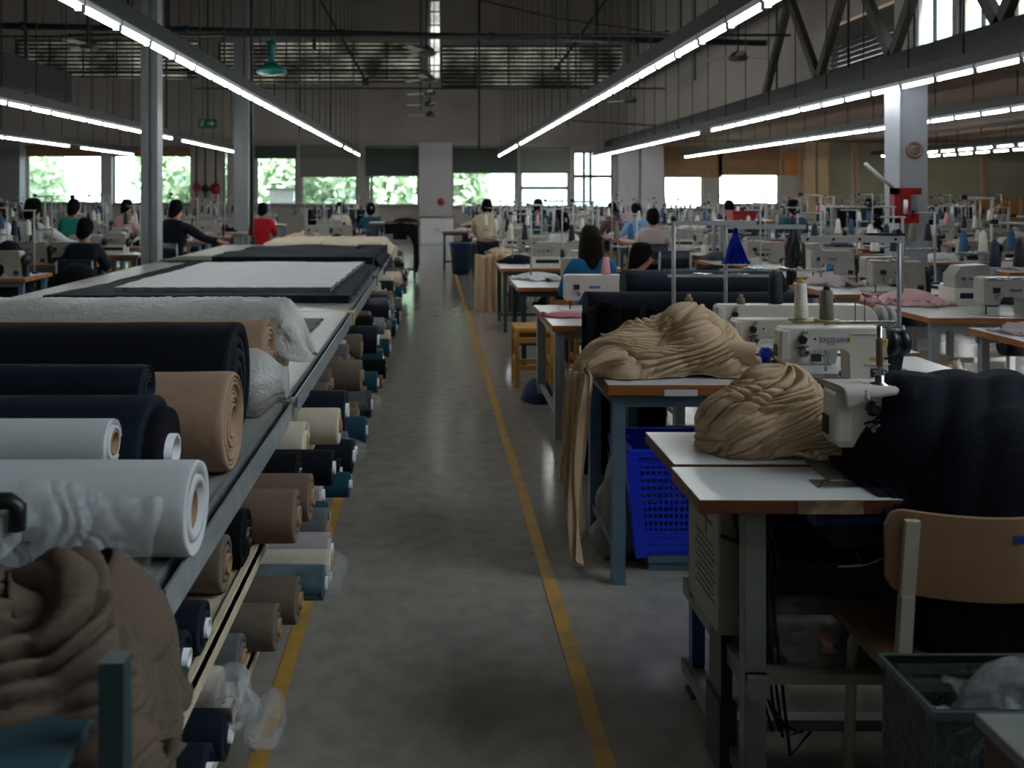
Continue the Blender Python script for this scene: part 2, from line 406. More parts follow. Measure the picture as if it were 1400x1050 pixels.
# ---- fold pattern for crumpled cloth: bundles of creases that change direction from patch to patch
def snoise(p, f, rg, k=5):
    o = 0
    for i in range(k):
        d = rg.normal(size=p.shape[-1]); d *= f * rg.uniform(.6, 1.5) / np.linalg.norm(d); o = o + np.sin(p @ d * 2 * PI + rg.uniform(0, 6.3))
    return o / k ** .5
def normals(P):
    du = np.gradient(P, axis=1); dv = np.gradient(P, axis=0); n = np.cross(du, dv); return n / (np.linalg.norm(n, axis=-1, keepdims=True) + 1e-9)
def crumple(P, uv, systems, seed=0, out=None, edge=None):
    # systems: (wavelength, height, base direction, wander, sharpness)
    rg = np.random.default_rng(seed); N = normals(P)
    if out is not None and ((P - np.array(out)) * N).sum() < 0: N = -N
    d = np.zeros(P.shape[:2])
    for (wl, h, ang, wander, sh) in systems:
        a = ang + wander * snoise(uv, .25 / (wl * 4), rg); off = snoise(uv, .5 / (wl * 2.2), rg) * 1.3 + snoise(uv, 1 / (wl * 5), rg) * 2.2
        ph = (uv[..., 0] * np.cos(a.mean()) + uv[..., 1] * np.sin(a.mean())) * PI / wl + off + (a - a.mean()) * 2.5
        m = np.clip(.6 + .55 * snoise(uv, 1 / (wl * 6), rg), .05, 1.2)
        d += h * m * (np.abs(np.sin(ph)) ** sh - .4)
    if edge is not None: d = d * edge
    return P + N * d[..., None]
def project(P, f, lift=0.0, it=6):
    for _ in range(it):
        e = 1e-4; s0 = f(P); n = np.stack([f(P + np.array([e, 0, 0])) - s0, f(P + np.array([0, e, 0])) - s0, f(P + np.array([0, 0, e])) - s0], -1)
        n /= np.linalg.norm(n, axis=-1, keepdims=True) + 1e-9; P = P - n * (s0 - lift)[..., None]
    return P
def mound(c, r, blobs, nu, nv, systems, seed=0, twist=.5, under=.15, base=None, k=.03, ecc=(0, 0), lump=.012):
    f = smin([ell_sdf(a, b) for a, b in blobs], k); P = swirl(c, r, nu, nv, under, 0, ecc=ecc); P = project(P, f)
    rg = np.random.default_rng(seed + 99); P = P + normals(P) * (lump * snoise(P, 5, rg) * np.linspace(1, .3, nv)[:, None])[..., None] * -1
    rad = np.linspace(.03, 1, nv)[:, None] * np.ones((1, nu)); th = np.linspace(0, 2 * PI, nu)[None, :] + twist * rad * 2
    R_ = (r[0] + r[1] + r[2]) / 3; uv = np.stack([th * R_ * (.35 + .65 * rad), rad * R_ * 1.7], -1)
    P = crumple(P, uv, systems, seed, out=c)
    if base is not None: P[..., 2] = np.maximum(P[..., 2], base + .002)
    P[:, -1] = P[:, 0] = (P[:, 0] + P[:, -1]) / 2
    return P
# ================================================================== ROOM SHELL
W = 27.5                                     # distance of the end wall
XL, XR, ZT, YB = -16.0, 22.0, 8.6, -2.5
def wx(px): return PX(px, W)
def wz(py): return PZ(py, W)
PLASTER = mat('wall_plaster', (158, 150, 143), .9, var=.08, vscale=.6, bump=.1, bscale=8)
ROOF = mat('roof_sheet', (92, 92, 90), .8)
CONC = mat('concrete_floor', (149, 144, 136), .17, rgb2=(138, 133, 125), vscale=11, bump=.03, bscale=30, spec=.45)
YLINE = mat('yellow_line_paint', (182, 140, 62), .5, rgb2=(136, 118, 88), vscale=9, mlo=.5, mhi=.72)
FRAME = mat('window_frame_paint', (120, 118, 112), .5)
DFRAME = mat('dark_window_frame', (40, 50, 52), .5)
BROWNW = mat('brown_board', (132, 100, 66), .7, var=.15)
SHADE = mat('roller_shade_cloth', (112, 114, 106), .85)
SHADEG = mat('dark_green_shade_cloth', (66, 76, 70), .85)
BEIGE = mat('beige_shutter', (142, 136, 116), .75, var=.1, vscale=1.5)
BEIGEP = mat('beige_post_paint', (176, 148, 116), .7)
SLATM = mat('louvre_slat', (58, 53, 48), .8)

b = MB(); b.box(XL, XR, YB, W + .3, -.12, 0, CONC); struct(b.build('floor'))
b = MB(); b.tor([(.012, 0), (.018, 0), (.018, .008), (.012, .008)], mat('pale_yellow_ring', (214, 206, 120), .5), 16, 'Z', (PX(469, 4.57), 4.57, .004)); tag(b.build('small_ring'), 'tiny pale yellow ring lying on the yellow line by the cutting tables', 'ring')
def yline(x0, x1, w, ya, yb, nm):
    b = MB()
    n = 24
    for i in range(n):
        t0, t1 = i / n, (i + 1) / n
        xa, xb = x0 + (x1 - x0) * t0, x0 + (x1 - x0) * t1
        y0, y1 = ya + (yb - ya) * t0, ya + (yb - ya) * t1
        b.add([(xa - w / 2, y0, .003), (xa + w / 2, y0, .003), (xb + w / 2, y1, .003), (xb - w / 2, y1, .003)], [(0, 1, 2, 3)], YLINE)
    return struct(b.build(nm))
yline(-.475, -.478, .052, .5, 24, 'floor_line'); yline(.475, .43, .055, .5, 24, 'floor_line')

HOLES = dict(w1=(36, 140, 200, 278), w2=(154, 262, 202, 279), wt=(305, 312, 206, 288), w3=(350, 405, 196, 280), w4=(412, 488, 198, 281), w5=(503, 572, 200, 281),
             w6=(618, 706, 200, 283), w7=(712, 778, 202, 283), w8=(784, 838, 207, 284), w9=(908, 962, 206, 286), w10=(983, 1066, 206, 280),
             l1=(22, 200, 52, 107), l2=(212, 270, 53, 108), l3=(300, 575, 57, 114), l4=(604, 865, 62, 120), l5=(893, 1050, 68, 122), slit=(586, 601, 0, 108))
SKYGAP = (6.1, XR, 3.3, ZT)
def holed_wall(name, rects, x0, x1, z0, z1, y0, y1, m):
    xs = sorted({x0, x1, *[r[0] for r in rects], *[r[1] for r in rects]}); b = MB()
    for a, c in zip(xs, xs[1:]):
        mid = (a + c) / 2; cuts = sorted([(r[2], r[3]) for r in rects if r[0] < mid < r[1]]); z = z0
        for lo, hi in cuts:
            if lo > z: b.box(a, c, y0, y1, z, lo, m)
            z = hi
        if z < z1: b.box(a, c, y0, y1, z, z1, m)
    return struct(b.build(name))
R = {k: (wx(a), wx(c), wz(d), wz(t)) for k, (a, c, t, d) in HOLES.items()}
holed_wall('wall_back', list(R.values()) + [SKYGAP], XL, XR, 0, ZT, W, W + .25, PLASTER)
b = MB(); b.box(XL - .2, XL, YB, W + .25, 0, ZT, PLASTER); struct(b.build('wall_left'))
b = MB(); b.box(XR, XR + .2, YB, W + .25, 0, 3.3, PLASTER); struct(b.build('wall_right'))
b = MB(); b.box(XL - .2, XR + .2, YB - .2, YB, 0, ZT, PLASTER); struct(b.build('wall_front'))
b = MB(); b.box(XL - .2, 6.1, YB - .2, W + .25, ZT, ZT + .2, ROOF); b.box(6.1, XR + .2, YB - .2, 3.0, 3.16, 3.3, ROOF); struct(b.build('ceiling'))
AISLE = mat('aisle_ceiling_board', (112, 90, 74), .85, var=.15, vscale=1)
b = MB(); b.box(5.95, XR, 3.0, W, 3.16, 3.3, AISLE); struct(b.build('ceiling_aisle'))
# clerestory wall above the low side aisle, with a long row of panes
cl = [(8.3, 9.05, 3.36, 4.0), (9.15, 9.95, 3.36, 4.0), (10.05, 10.9, 3.36, 4.0), (11.3, 13.2, 3.36, 4.05)]
xs = sorted({3.0, W, *[c[0] for c in cl], *[c[1] for c in cl]}); b = MB()
for a, c in zip(xs, xs[1:]):
    mid = (a + c) / 2; hit = [q for q in cl if q[0] < mid < q[1]]
    if hit: b.box(5.95, 6.1, a, c, 3.3, hit[0][2], PLASTER); b.box(5.95, 6.1, a, c, hit[0][3], ZT, PLASTER)
    else: b.box(5.95, 6.1, a, c, 3.3, ZT, PLASTER)
struct(b.build('wall_clerestory'))
# open the far side of the nave above the aisle to the sky: the aisle roof is outside
b = MB()
for q in cl[:3]:
    b.box(5.98, 6.02, q[0], q[0] + .04, q[2], q[3], DFRAME); b.box(5.98, 6.02, q[1] - .04, q[1], q[2], q[3], DFRAME); b.box(5.98, 6.02, (q[0] + q[1]) / 2 - .015, (q[0] + q[1]) / 2 + .015, q[2], q[3], DFRAME)
    b.box(6.0, 6.006, q[0], q[1], q[2], q[3], glassm())
struct(b.build('window_20'))
b = MB(); q = cl[3]; z = q[2] + .03
while z < q[3] - .02:
    b.bar((6.0, q[0], z), (6.0, q[1], z), .07, .008, SLATM, up=(1, 0, .5)); z += .075
struct(b.build('window_21'))

# ---- windows of the end wall
def window(n, key, mull=(), trans=(), fm=FRAME, glass=True):
    x0, x1, z0, z1 = R[key]; b = MB(); t = .05
    b.box(x0, x0 + t, W + .06, W + .14, z0, z1, fm); b.box(x1 - t, x1, W + .06, W + .14, z0, z1, fm)
    b.box(x0, x1, W + .06, W + .14, z0, z0 + t, fm); b.box(x0, x1, W + .06, W + .14, z1 - t, z1, fm)
    for q in mull: x = wx(q); b.box(x - .04, x + .04, W + .06, W + .14, z0, z1, fm)
    for q in trans: z = wz(q); b.box(x0, x1, W + .05, W + .15, z - .05, z + .05, fm)
    o = struct(b.build('window_%d' % n))
    s = MB(); s.box(x0 - .05, x1 + .05, W - .08, W + .05, z0 - .07, z0, FRAME); s.build('window_sill', o)
    if glass:
        g = MB(); g.box(x0 + t, x1 - t, W + .098, W + .102, z0 + t, z1 - t, glassm()); g.build('window_pane', o)
    return o
window(1, 'w1'); window(2, 'w2'); window(3, 'wt'); window(4, 'w3'); window(5, 'w4'); window(6, 'w5', mull=(508,))
window(7, 'w6'); window(8, 'w7', trans=(257,)); window(9, 'w8', mull=(799, 808), trans=(241,), fm=DFRAME); window(10, 'w9', fm=BROWNW); window(11, 'w10')
def shade(name, x0, x1, y0, y1, m, label, cat='roller shade', dy=.05):
    o = thing(name, label, cat, (wx((x0 + x1) / 2), W - dy, wz(y0)))
    w = (x1 - x0) * W / F / 2; h = (y1 - y0) * W / F
    b = MB(); b.box(-w, w, -.012, 0, -h, 0, m); b.build('shade_cloth', o)
    b = MB(); b.tube([(-w, -.02, .0), (w, -.02, .0)], .04, FRAME); b.build('roller', o)
    b = MB(); b.box(-w, w, -.02, .01, -h - .03, -h, FRAME); b.build('bottom_bar', o)
    return o
shade('roller_shade', 36, 140, 201, 213, mat('orange_awning', (150, 104, 70), .8), 'narrow orange-brown blind at the top of the leftmost window')
shade('roller_shade', 154, 262, 202, 213, MATS['orange_awning'], 'narrow orange-brown blind at the top of the second window from the left')
shade('roller_shade', 349, 406, 197, 216, SHADEG, 'short dark green roller blind over the window beside the grey post')
shade('roller_shade', 411, 489, 199, 241, SHADE, 'beige-grey roller blind half down, narrower of the two left of the white pier')
shade('roller_shade', 500, 573, 201, 240, SHADEG, 'dark grey-green roller blind half down beside the white wall pier, on its left')
shade('roller_shade', 618, 707, 201, 236, SHADEG, 'wide dark grey-green roller blind just right of the white wall pier')
shade('roller_shade', 711, 779, 203, 236, SHADE, 'grey-brown roller blind beside the dark framed glass door')
def board(name, x0, x1, y0, y1, m, label, cat):
    o = thing(name, label, cat, (wx((x0 + x1) / 2), W - .02, wz(y1)))
    w = (x1 - x0) * W / F / 2; h = (y1 - y0) * W / F
    b = MB(); b.box(-w, w, -.02, 0, 0, h, m); b.build('panel', o)
    for s in (-1, 1): b = MB(); b.box(s * w - .05, s * w + .05, -.05, 0, 0, h, BEIGEP); b.build('side_post', o)
    return o
board('brown_board', 904, 984, 200, 243, BROWNW, 'brown wooden board over the small window right of the grey wall', 'board')
board('brown_board', 984, 1068, 200, 240, BROWNW, 'wider brown wooden board over the window beside the beige post', 'board')
board('orange_board', 1070, 1092, 205, 240, mat('orange_board_paint', (170, 110, 56), .7), 'small orange-brown board high between the beige posts', 'board')
for i, (x0, x1, lab) in enumerate([(1130, 1166, 'narrow beige shutter panel just right of the beige posts'), (1169, 1262, 'beige shutter panel partly hidden behind the white column with the red frame'),
                                   (1265, 1342, 'beige shutter panel right of the white column'), (1345, 1440, 'beige shutter panel cut by the right edge of the picture')]):
    o = board('shutter_panel', x0, x1, 196, 292, BEIGE, lab, 'shutter')
o = (board('mounted_board', 1318, 1392, 272, 300, MATS['orange_board_paint'], 'low orange-brown board in front of the beige shutters at far right', 'board'))
o.location.y = W - .12
# wall piers and posts
b = MB(); b.box(wx(573), wx(618), W - .35, W, 0, wz(196), mat('pier_paint', (176, 172, 176), .8, var=.05)); struct(b.build('pillar_1'))
b = MB(); b.box(wx(263), wx(304), W - .25, W, 0, wz(190), PLASTER); struct(b.build('pillar_2'))
b = MB(); b.box(wx(845), wx(872), W - .2, W, 0, wz(200), MATS['pier_paint']); b.box(wx(874), wx(904), W - .3, W, 0, wz(200), MATS['pier_paint']); struct(b.build('pillar_3'))
b = MB(); b.box(wx(1096), wx(1110), W - .3, W, 0, wz(194), BEIGEP); struct(b.build('pillar_4'))
b = MB(); b.box(wx(1112), wx(1126), W - .3, W, 0, wz(194), BEIGEP); struct(b.build('pillar_5'))
b = MB(); b.box(wx(139), wx(154), W - .1, W, 0, wz(196), MATS['pier_paint']); struct(b.build('pillar_6'))
b = MB(); b.box(wx(0) - 1, wx(35), W - .4, W, 0, wz(186), mat('grey_cabinet', (128, 132, 134), .7)); struct(b.build('pillar_7'))
b = MB(); b.box(XL, wx(1128), W - .1, W, wz(199), wz(190), mat('lintel_paint', (150, 142, 134), .85)); struct(b.build('trim_1'))
# grey cabinets by the wall pier
o = thing('wall_cabinet', 'white cabinet with two doors against the foot of the white wall pier', 'cabinet', (wx(597), W - .36, 0))
b = MB(); b.box(-.5, .5, -.45, 0, 0, wz(297), WHITEP); b.build('body', o, bevel=.01)
for s in (-1, 1):
    b = MB(); b.box(s * .245 - .235, s * .245 + .235, -.47, -.45, .06, wz(297) - .04, WHITEP); d = b.build('door', o)
    k = MB(); k.box(s * .05 - .01, s * .05 + .01, -.49, -.47, .4, .52, STEEL); k.build('handle', d)
b = MB(); b.box(-.52, .52, -.48, 0, wz(297), wz(297) + .04, BROWNW); b.build('top', o)
o = thing('mounted_alarm', 'small round red alarm on the white wall pier', 'alarm', (wx(603), W - .36, wz(276)))
b = MB(); b.lathe([(.0, -.06), (.10, -.05), (.12, 0)], mat('alarm_red', (150, 70, 50), .5), 20, 'Y'); b.build('bell', o)
b = MB(); b.lathe([(.0, -.075), (.03, -.07), (.035, -.05)], IRON, 12, 'Y'); b.build('button', o)

# louvre bands high on the end wall
n = 12
for key in ('l1', 'l2', 'l3', 'l4', 'l5'):
    x0, x1, z0, z1 = R[key]; b = MB(); z = z0 + .06
    o = struct(bpy.data.objects.new('window_%d' % n, None)); COL.objects.link(o); n += 1
    k = 0
    while z < z1:
        b.bar((x0, W + .08, z), (x1, W + .08, z), .11, .012, SLATM, up=(0, .55, 1)); z += .125; k += 1
    b.build('louvre_slat', o)
    g = MB(); g.box(x0, x1, W + .18, W + .185, z0, z1, dimming_pane('louvre_dim_pane', (.2, .185, .16))); g.build('window_pane', o)  # pane added behind the slats to dim the sky
    f = MB(); xx = x0
    while xx <= x1 + .01:
        f.box(xx - .02, xx + .02, W - .02, W + .03, z0, z1, DARKP); xx += 1.05
    f.build('window_frame', o)
x0, x1, z0, z1 = R['slit']; b = MB(); z = z0
o = struct(bpy.data.objects.new('window_%d' % n, None)); COL.objects.link(o)
while z < z1: b.box(x0, x1, W + .05, W + .1, z, z + .04, FRAME); z += .42
b.box((x0 + x1) / 2 - .015, (x0 + x1) / 2 + .015, W + .05, W + .1, z0, z1, FRAME); b.build('window_frame', o)
g = MB(); g.box(x0, x1, W + .1, W + .104, z0, z1, dimming_pane('slit_pane', (.42, .4, .37))); g.build('window_pane', o)  # dark tint put into the pane to dim the sky in the slit

# ---- steel columns, girders, trusses, the long dark pipe
COLM = mat('column_paint', (134, 139, 142), .5, var=.08, vscale=2)
def hcol(x, y, w, z1, name):
    b = MB(); t = .02
    b.box(x - w / 2, x - w / 2 + w * .40, y - w / 2, y + w / 2, 0, z1, COLM); b.box(x + w / 2 - w * .40, x + w / 2, y - w / 2, y + w / 2, 0, z1, COLM)
    b.box(x - w * .12, x + w * .12, y - w * .35, y + w * .4, 0, z1, COLM); return struct(b.build(name, bevel=.006))
hcol(PX(207.5, 11), 11, .21, ZT, 'column_1')
b = MB(); x, y = PX(331.5, 19.5), 19.5; b.box(x - .16, x + .16, y - .16, y + .16, 0, ZT, COLM); struct(b.build('column_2'))
b = MB(); x, y = PX(241 + 1000, 9.6), 9.6
b.box(x - .155, x + .155, y - .12, y + .12, 0, 2.87, mat('right_column_paint', (150, 155, 164), .5, var=.05)); b.box(x - .175, x - .155, y - .16, y + .16, 0, 2.87, MATS['right_column_paint']); struct(b.build('column_3', bevel=.008))
GIRD = mat('girder_paint', (12, 14, 14), .75, var=.1)
b = MB(); b.box(5.35, 5.65, 3.2, W - .3, 2.87, 3.18, GIRD); struct(b.build('beam_1'))
b = MB(); b.box(-5.62, -5.5, 3.0, 13.4, 2.95, 3.38, GIRD); struct(b.build('beam_2'))
o = thing('roof_truss', 'grey steel lattice truss standing on the girder at upper right', 'truss', (5.5, 4.5, 3.18))
TR = mat('truss_paint', (58, 54, 50), .6)
b = MB(); b.box(-.09, .09, 0, 20, 1.35, 1.5, TR); b.build('top_chord', o)
yy = 0; k = 0
while yy < 9:
    b = MB(); b.bar((0, yy, 0), (0, yy + 1.0, 1.38), .09, .12, TR); b.bar((0, yy + 2.0, 0), (0, yy + 1.0, 1.38), .09, .12, TR); b.build('web_member', o)
    yy += 2.0
PIPE = mat('dark_green_pipe', (22, 44, 48), .5)
b = MB(); b.tube([(-9.6, 13.6, 4.22), (5.9, 15.55, 4.22)], .055, PIPE, 12)
for q in range(6): b.tor([(.056, -.05), (.075, -.05), (.075, .05), (.056, .05)], PIPE, 12, 'X', (-9 + q * 2.5, 13.67 + q * .314, 4.22))
tag(b.build('long_pipe'), 'long dark green pipe crossing the whole hall under the roof', 'pipe')
for (x0, x1, y0, y1, Y, lab) in [(432, 500, -10, 110, 21, 'sloping grey roof brace above the cutting tables'), (832, 762, -5, 92, 21, 'sloping grey roof brace above the right light row'),
                             (1075, 1115, 10, 95, 17, 'sloping grey roof brace near the clerestory, steepest of the three')]:
    b = MB(); b.bar((PX(x0, Y), Y, PZ(y0, Y)), (PX(x1, Y), Y, PZ(y1, Y)), .09, .06, TR); 
    b.box(PX(x1, Y) - .08, PX(x1, Y) + .08, Y - .03, Y + .03, PZ(y1, Y) - .12, PZ(y1, Y) + .05, TR)
    tag(b.build('roof_brace'), lab, 'brace')
for (pts, lab) in [([(640, -4), (760, 25), (900, 45), (1050, 20)], 'thin dark cable sagging across the roof space over the aisle'), ([(780, 165), (900, 172), (960, 180)], 'dark conduit on the end wall over the glass door')]:
    b = MB(); Y = 22; b.tube([(PX(a, Y), Y, PZ(c, Y)) for a, c in pts], .02, IRON, 6); tag(b.build('roof_cable'), lab, 'cable')

# ---- strip lighting: one batten = channel + tube; rows run away from the camera
HL = 1.1
def batten_proto():
    o = thing('hanging_tube_light', 'x', 'light', (0, 0, 0))
    b = MB(); b.box(-.03, .03, -.295, .295, .02, .06, WHITEP); b.build('channel', o)
    b = MB(); b.tube([(0, -.285, 0), (0, .285, 0)], .0135, TUBE, 8); b.build('tube', o)
    for s in (-1, 1): b = MB(); b.box(-.02, .02, s * .29 - .012, s * .29 + .012, -.02, .03, FRAME); b.build('end_cap', o)
    return o
bp_ = batten_proto(); first = [True]
def light_row(x, y0, y1, where, z=HC + HL, step=.62, skip=(), rods=True, lit=lambda k: True):
    k = 0; y = y0
    while y < y1:
        if k not in skip:
            lab = 'tube light, %s from the camera in the row %s' % (ordw(k + 1), where)
            if first[0]: o = bp_; first[0] = False; o.location = (x, y, z); o['label'] = lab; o['group'] = 'tube lights ' + where
            else: dup(bp_, (x, y, z), 0, lab, 'tube lights ' + where)
        k += 1; y += step
    t = thing('lighting_trunking', 'dark metal channel carrying the tube lights ' + where, 'light track', (x, 0, z))
    b = MB(); b.box(-.05, .05, y0 - .5, y1 + .1, .06, .17, TRUNK); b.build('channel', t)
    if rods:
        b = MB(); y = y0 + .2
        while y < y1:
            b.tube([(0, y, .17), (.0, y, min(ZT, 3.16 if x > 5.95 else ZT) - z)], .008, IRON, 5); y += .93
        b.build('hanging_rod', t)['kind'] = 'stuff'
light_row(-2.09, 4.9, 24.9, 'above the cutting tables', skip=(25, 29))
light_row(1.95, 4.82, 25.3, 'above the first sewing row', skip=(24,))
light_row(4.86, 6.9, 26.3, 'below the girder', skip=(14,))
light_row(7.6, 11.2, 26.6, 'in the low side aisle')
light_row(13.2, 17.2, 26.2, 'deep in the side aisle', step=.75)
light_row(14.6, 21.0, 26.2, 'farthest into the side aisle', step=.75)
light_row(-5.2, 10.4, 23.3, 'left of the cutting tables', skip=(12,))
light_row(-8.4, 16.9, 24.6, 'at the left wall side', skip=(6,))

for i, (px, Y, py0, py1) in enumerate([(430, 15, -5, 70), (452, 18, -5, 190), (575, 19, -5, 150), (655, 20, 120, 205), (760, 15, -5, 80), (776, 18, -5, 175), (815, 20, -5, 150), (872, 17, -5, 120), (950, 15, -5, 110), (1030, 19, -5, 150), (1062, 14, -5, 140), (1160, 12, -5, 110), (36, 14, -5, 130), (120, 12, -5, 60), (228, 18, -5, 190), (344, 13, 40, 320), (410, 17, 100, 190)]):
    b = MB(); z1 = min(ZT, PZ(py0, Y)); z0 = PZ(py1, Y); b.tube([(PX(px, Y), Y, z0), (PX(px, Y), Y, ZT)], .018 if i % 3 else .03, IRON, 6)
    tag(b.build('hanging_conduit'), 'thin dark vertical conduit hanging in the roof space, %s from the left wall' % ordw(1 + sorted([430, 452, 575, 655, 760, 776, 815, 872, 950, 1030, 1062, 1160, 36, 120, 228, 344, 410]).index(px)), 'conduit', 'hanging conduits')
for (z, Y, x0, x1, lab) in [(4.9, 24, -14, 5.8, 'thin dark cross rail high before the end wall'), (3.95, 20, -5.4, 5.3, 'thin dark cross rail carrying the light rows, second from the end wall'), (3.9, 13, -5.4, 5.3, 'thin dark cross rail carrying the light rows, nearest the camera'), (4.6, 17, -9, 5.3, 'thin dark cross rail just behind the long pipe')]:
    b = MB(); b.tube([(x0, Y, z), (x1, Y, z)], .02, IRON, 6); tag(b.build('cross_rail'), lab, 'rail')
# ---- hanging things in the roof space
def fan(px, py, Y, lab, s=1.0, a0=.3, bl=.6):
    o = thing('ceiling_fan', lab, 'fan', (PX(px, Y), Y, PZ(py, Y)), a0)
    b = MB(); b.lathe([(.0, .09), (.05, .09), (.12 * s, .04), (.16 * s, -.03), (.12 * s, -.06), (0, -.065)], mat('fan_brown', (62, 58, 54), .5), 20); b.build('motor', o)
    b = MB(); b.tube([(0, 0, .08), (0, 0, ZT - PZ(py, Y) if ZT > PZ(py, Y) else 1)], .014, IRON, 6); b.build('rod', o)
    for k in range(3):
        a = k * 2 * PI / 3; M = Matrix.Rotation(a, 4, 'Z') @ Matrix.Rotation(.14, 4, 'X')
        b = MB(); b.box(.13, bl, -.065, .065, -.004, .004, mat('fan_blade', (150, 146, 140), .4), M=M); b.build('blade', o)
for i, (px, py, Y) in enumerate([(583, 71, 13.5), (585, 108, 16.5), (588, 127, 19.5), (587, 143, 22.5), (588, 157, 25)]):
    fan(px, py, Y, 'brown ceiling fan over the aisle, %s from the camera' % ordw(i + 1), a0=.25 * i)
fan(122, 62, 14, 'dark ceiling fan hanging before the far left louvres'); fan(1009, 78, 14, 'dark ceiling fan hanging before the right louvres'); fan(862, 137, 21, 'dark ceiling fan between the two right rows of lights')
Y = 9.5; o = thing('pendant_lamp', 'teal green bell-shaped industrial lamp under the long pipe', 'lamp', (PX(371, Y), Y, PZ(101, Y)))
tm = mat('teal_enamel', (14, 104, 96), .35)
b = MB(); b.tor([(.0, .13), (.06, .12), (.115, .075), (.165, .045), (.165, .012), (.12, -.005), (.0, -.01), (0, .02)], tm, 28, 'Z'); b.build('lamp_shade', o)
b = MB(); b.lathe([(.038, .11), (.036, .18), (.048, .27), (.052, .35), (.0, .355)], tm, 20); b.build('neck', o)
b = MB(); b.tube([(0, 0, .35), (0, 0, .52), (.02, 0, ZT - PZ(101, Y))], .01, IRON, 6); b.build('cord', o)
Y = 24; o = thing('exit_sign', 'green exit sign with white running figure hanging before the left wall', 'sign', (PX(284, Y), Y, PZ(169, Y)))
b = MB(); b.box(-.25, .25, -.03, .03, -.13, .13, mat('sign_green', (10, 88, 64), .5)); b.build('panel', o, bevel=.008)
b = MB(); wm = mat('sign_white', (190, 205, 198), .5)
b.lathe([(.0, -.036), (.03, -.036), (.03, -.03)], wm, 12, 'Y', (-.13, 0, .075)); b.bar((-.14, -.034, .05), (-.15, -.034, -.03), .045, .008, wm, up=(0, 1, 0)); b.bar((-.15, -.034, -.02), (-.20, -.034, -.09), .03, .008, wm, up=(0, 1, 0)); b.bar((-.15, -.034, -.02), (-.10, -.034, -.08), .03, .008, wm, up=(0, 1, 0)); b.bar((-.14, -.034, .04), (-.08, -.034, .01), .025, .008, wm, up=(0, 1, 0)); b.bar((-.14, -.034, .04), (-.20, -.034, .02), .025, .008, wm, up=(0, 1, 0))
b.build('running_figure', o)
b = MB(); b.bar((.0, -.034, 0), (.12, -.034, 0), .03, .008, wm, up=(0, 1, 0)); b.add([(.1, -.038, .075), (.2, -.038, 0), (.1, -.038, -.075), (.1, -.03, .075), (.2, -.03, 0), (.1, -.03, -.075)], [(0, 1, 2), (3, 5, 4), (0, 3, 4, 1), (1, 4, 5, 2), (2, 5, 3, 0)], wm); b.build('arrow', o)
b = MB(); b.tube([(0, 0, .13), (0, 0, ZT - PZ(169, Y))], .02, IRON, 6); b.build('hanging_rod', o)
# on the right column: round clock-like dial and the red fire frame
cx = PX(1241, 9.6); o = thing('round_dial', 'round red-rimmed dial high on the right white column', 'dial', (cx, 9.475, PZ(205, 9.48)))
b = MB(); b.lathe([(.0, -.012), (.07, -.012), (.07, 0)], mat('dial_face', (120, 124, 104), .4), 28, 'Y'); b.build('face', o)
b = MB(); b.tor([(.066, -.02), (.088, -.02), (.088, 0), (.066, 0)], mat('dial_rim', (150, 92, 88), .4), 28, 'Y'); b.build('rim', o)
b = MB(); b.bar((0, -.015, 0), (.03, -.015, .045), .01, .004, IRON, up=(0, 1, 0)); b.bar((0, -.015, 0), (-.03, -.015, .02), .01, .004, IRON, up=(0, 1, 0)); b.build('pointer', o)
o = thing('fire_hose_frame', 'red metal fire equipment bracket on the right white column', 'fire equipment', (PX(1216, 9.4), 9.35, PZ(305, 9.35)))
h = 48 * 9.35 / F
b = MB(); b.box(.0, .05, -.05, .05, 0, h, REDP); b.build('side_post', o); b = MB(); b.box(.075, .17, -.06, .06, 0, h, REDP); b.build('back_panel', o)
b = MB(); b.box(-.0, .29, -.05, .05, h - .07, h, REDP); b.build('top_arm', o); b = MB(); b.box(0, .26, -.05, .05, 0, .05, REDP); b.box(.21, .26, -.05, .05, .05, .13, REDP); b.build('bottom_arm', o)
b = MB(); b.tube([(.1, -.09, .1), (.1, -.09, .25)], .022, WHITEP, 10); b.build('nozzle', o)
b = MB(); b.tube([(PX(1183, 9.2), 9.2, PZ(224, 9.2)), (PX(1222, 9.4), 9.4, PZ(258, 9.4))], .018, WHITEP, 10); tag(b.build('diagonal_pipe'), 'white diagonal pipe leaning to the right white column', 'pipe')
# red extinguisher brackets on the grey left pier
for i, (px, py) in enumerate([(272, 256), (298, 258), (284, 258)]):
    o = thing('mounted_fire_bell', ['red fire bell on the grey left pier, nearest the window', 'larger red fire bell on the grey left pier beside the slit window', 'grey bell between the two red ones on the left pier'][i], 'fire equipment', (wx(px), W - .27, wz(py)))
    m = [REDP, REDP, IRON][i]
    b = MB(); b.lathe([(0, -.1), (.11 + .05 * (i == 1), -.07), (.13 + .05 * (i == 1), 0)], m, 18, 'Y'); b.build('bell', o)
    b = MB(); b.box(-.03, .03, -.03, 0, -.9 if i == 0 else -.3, -.1, m); b.build('bracket', o)
    b = MB(); b.tube([(0, -.02, .12), (0, -.02, 1.4)], .02, IRON, 6); b.build('conduit', o)

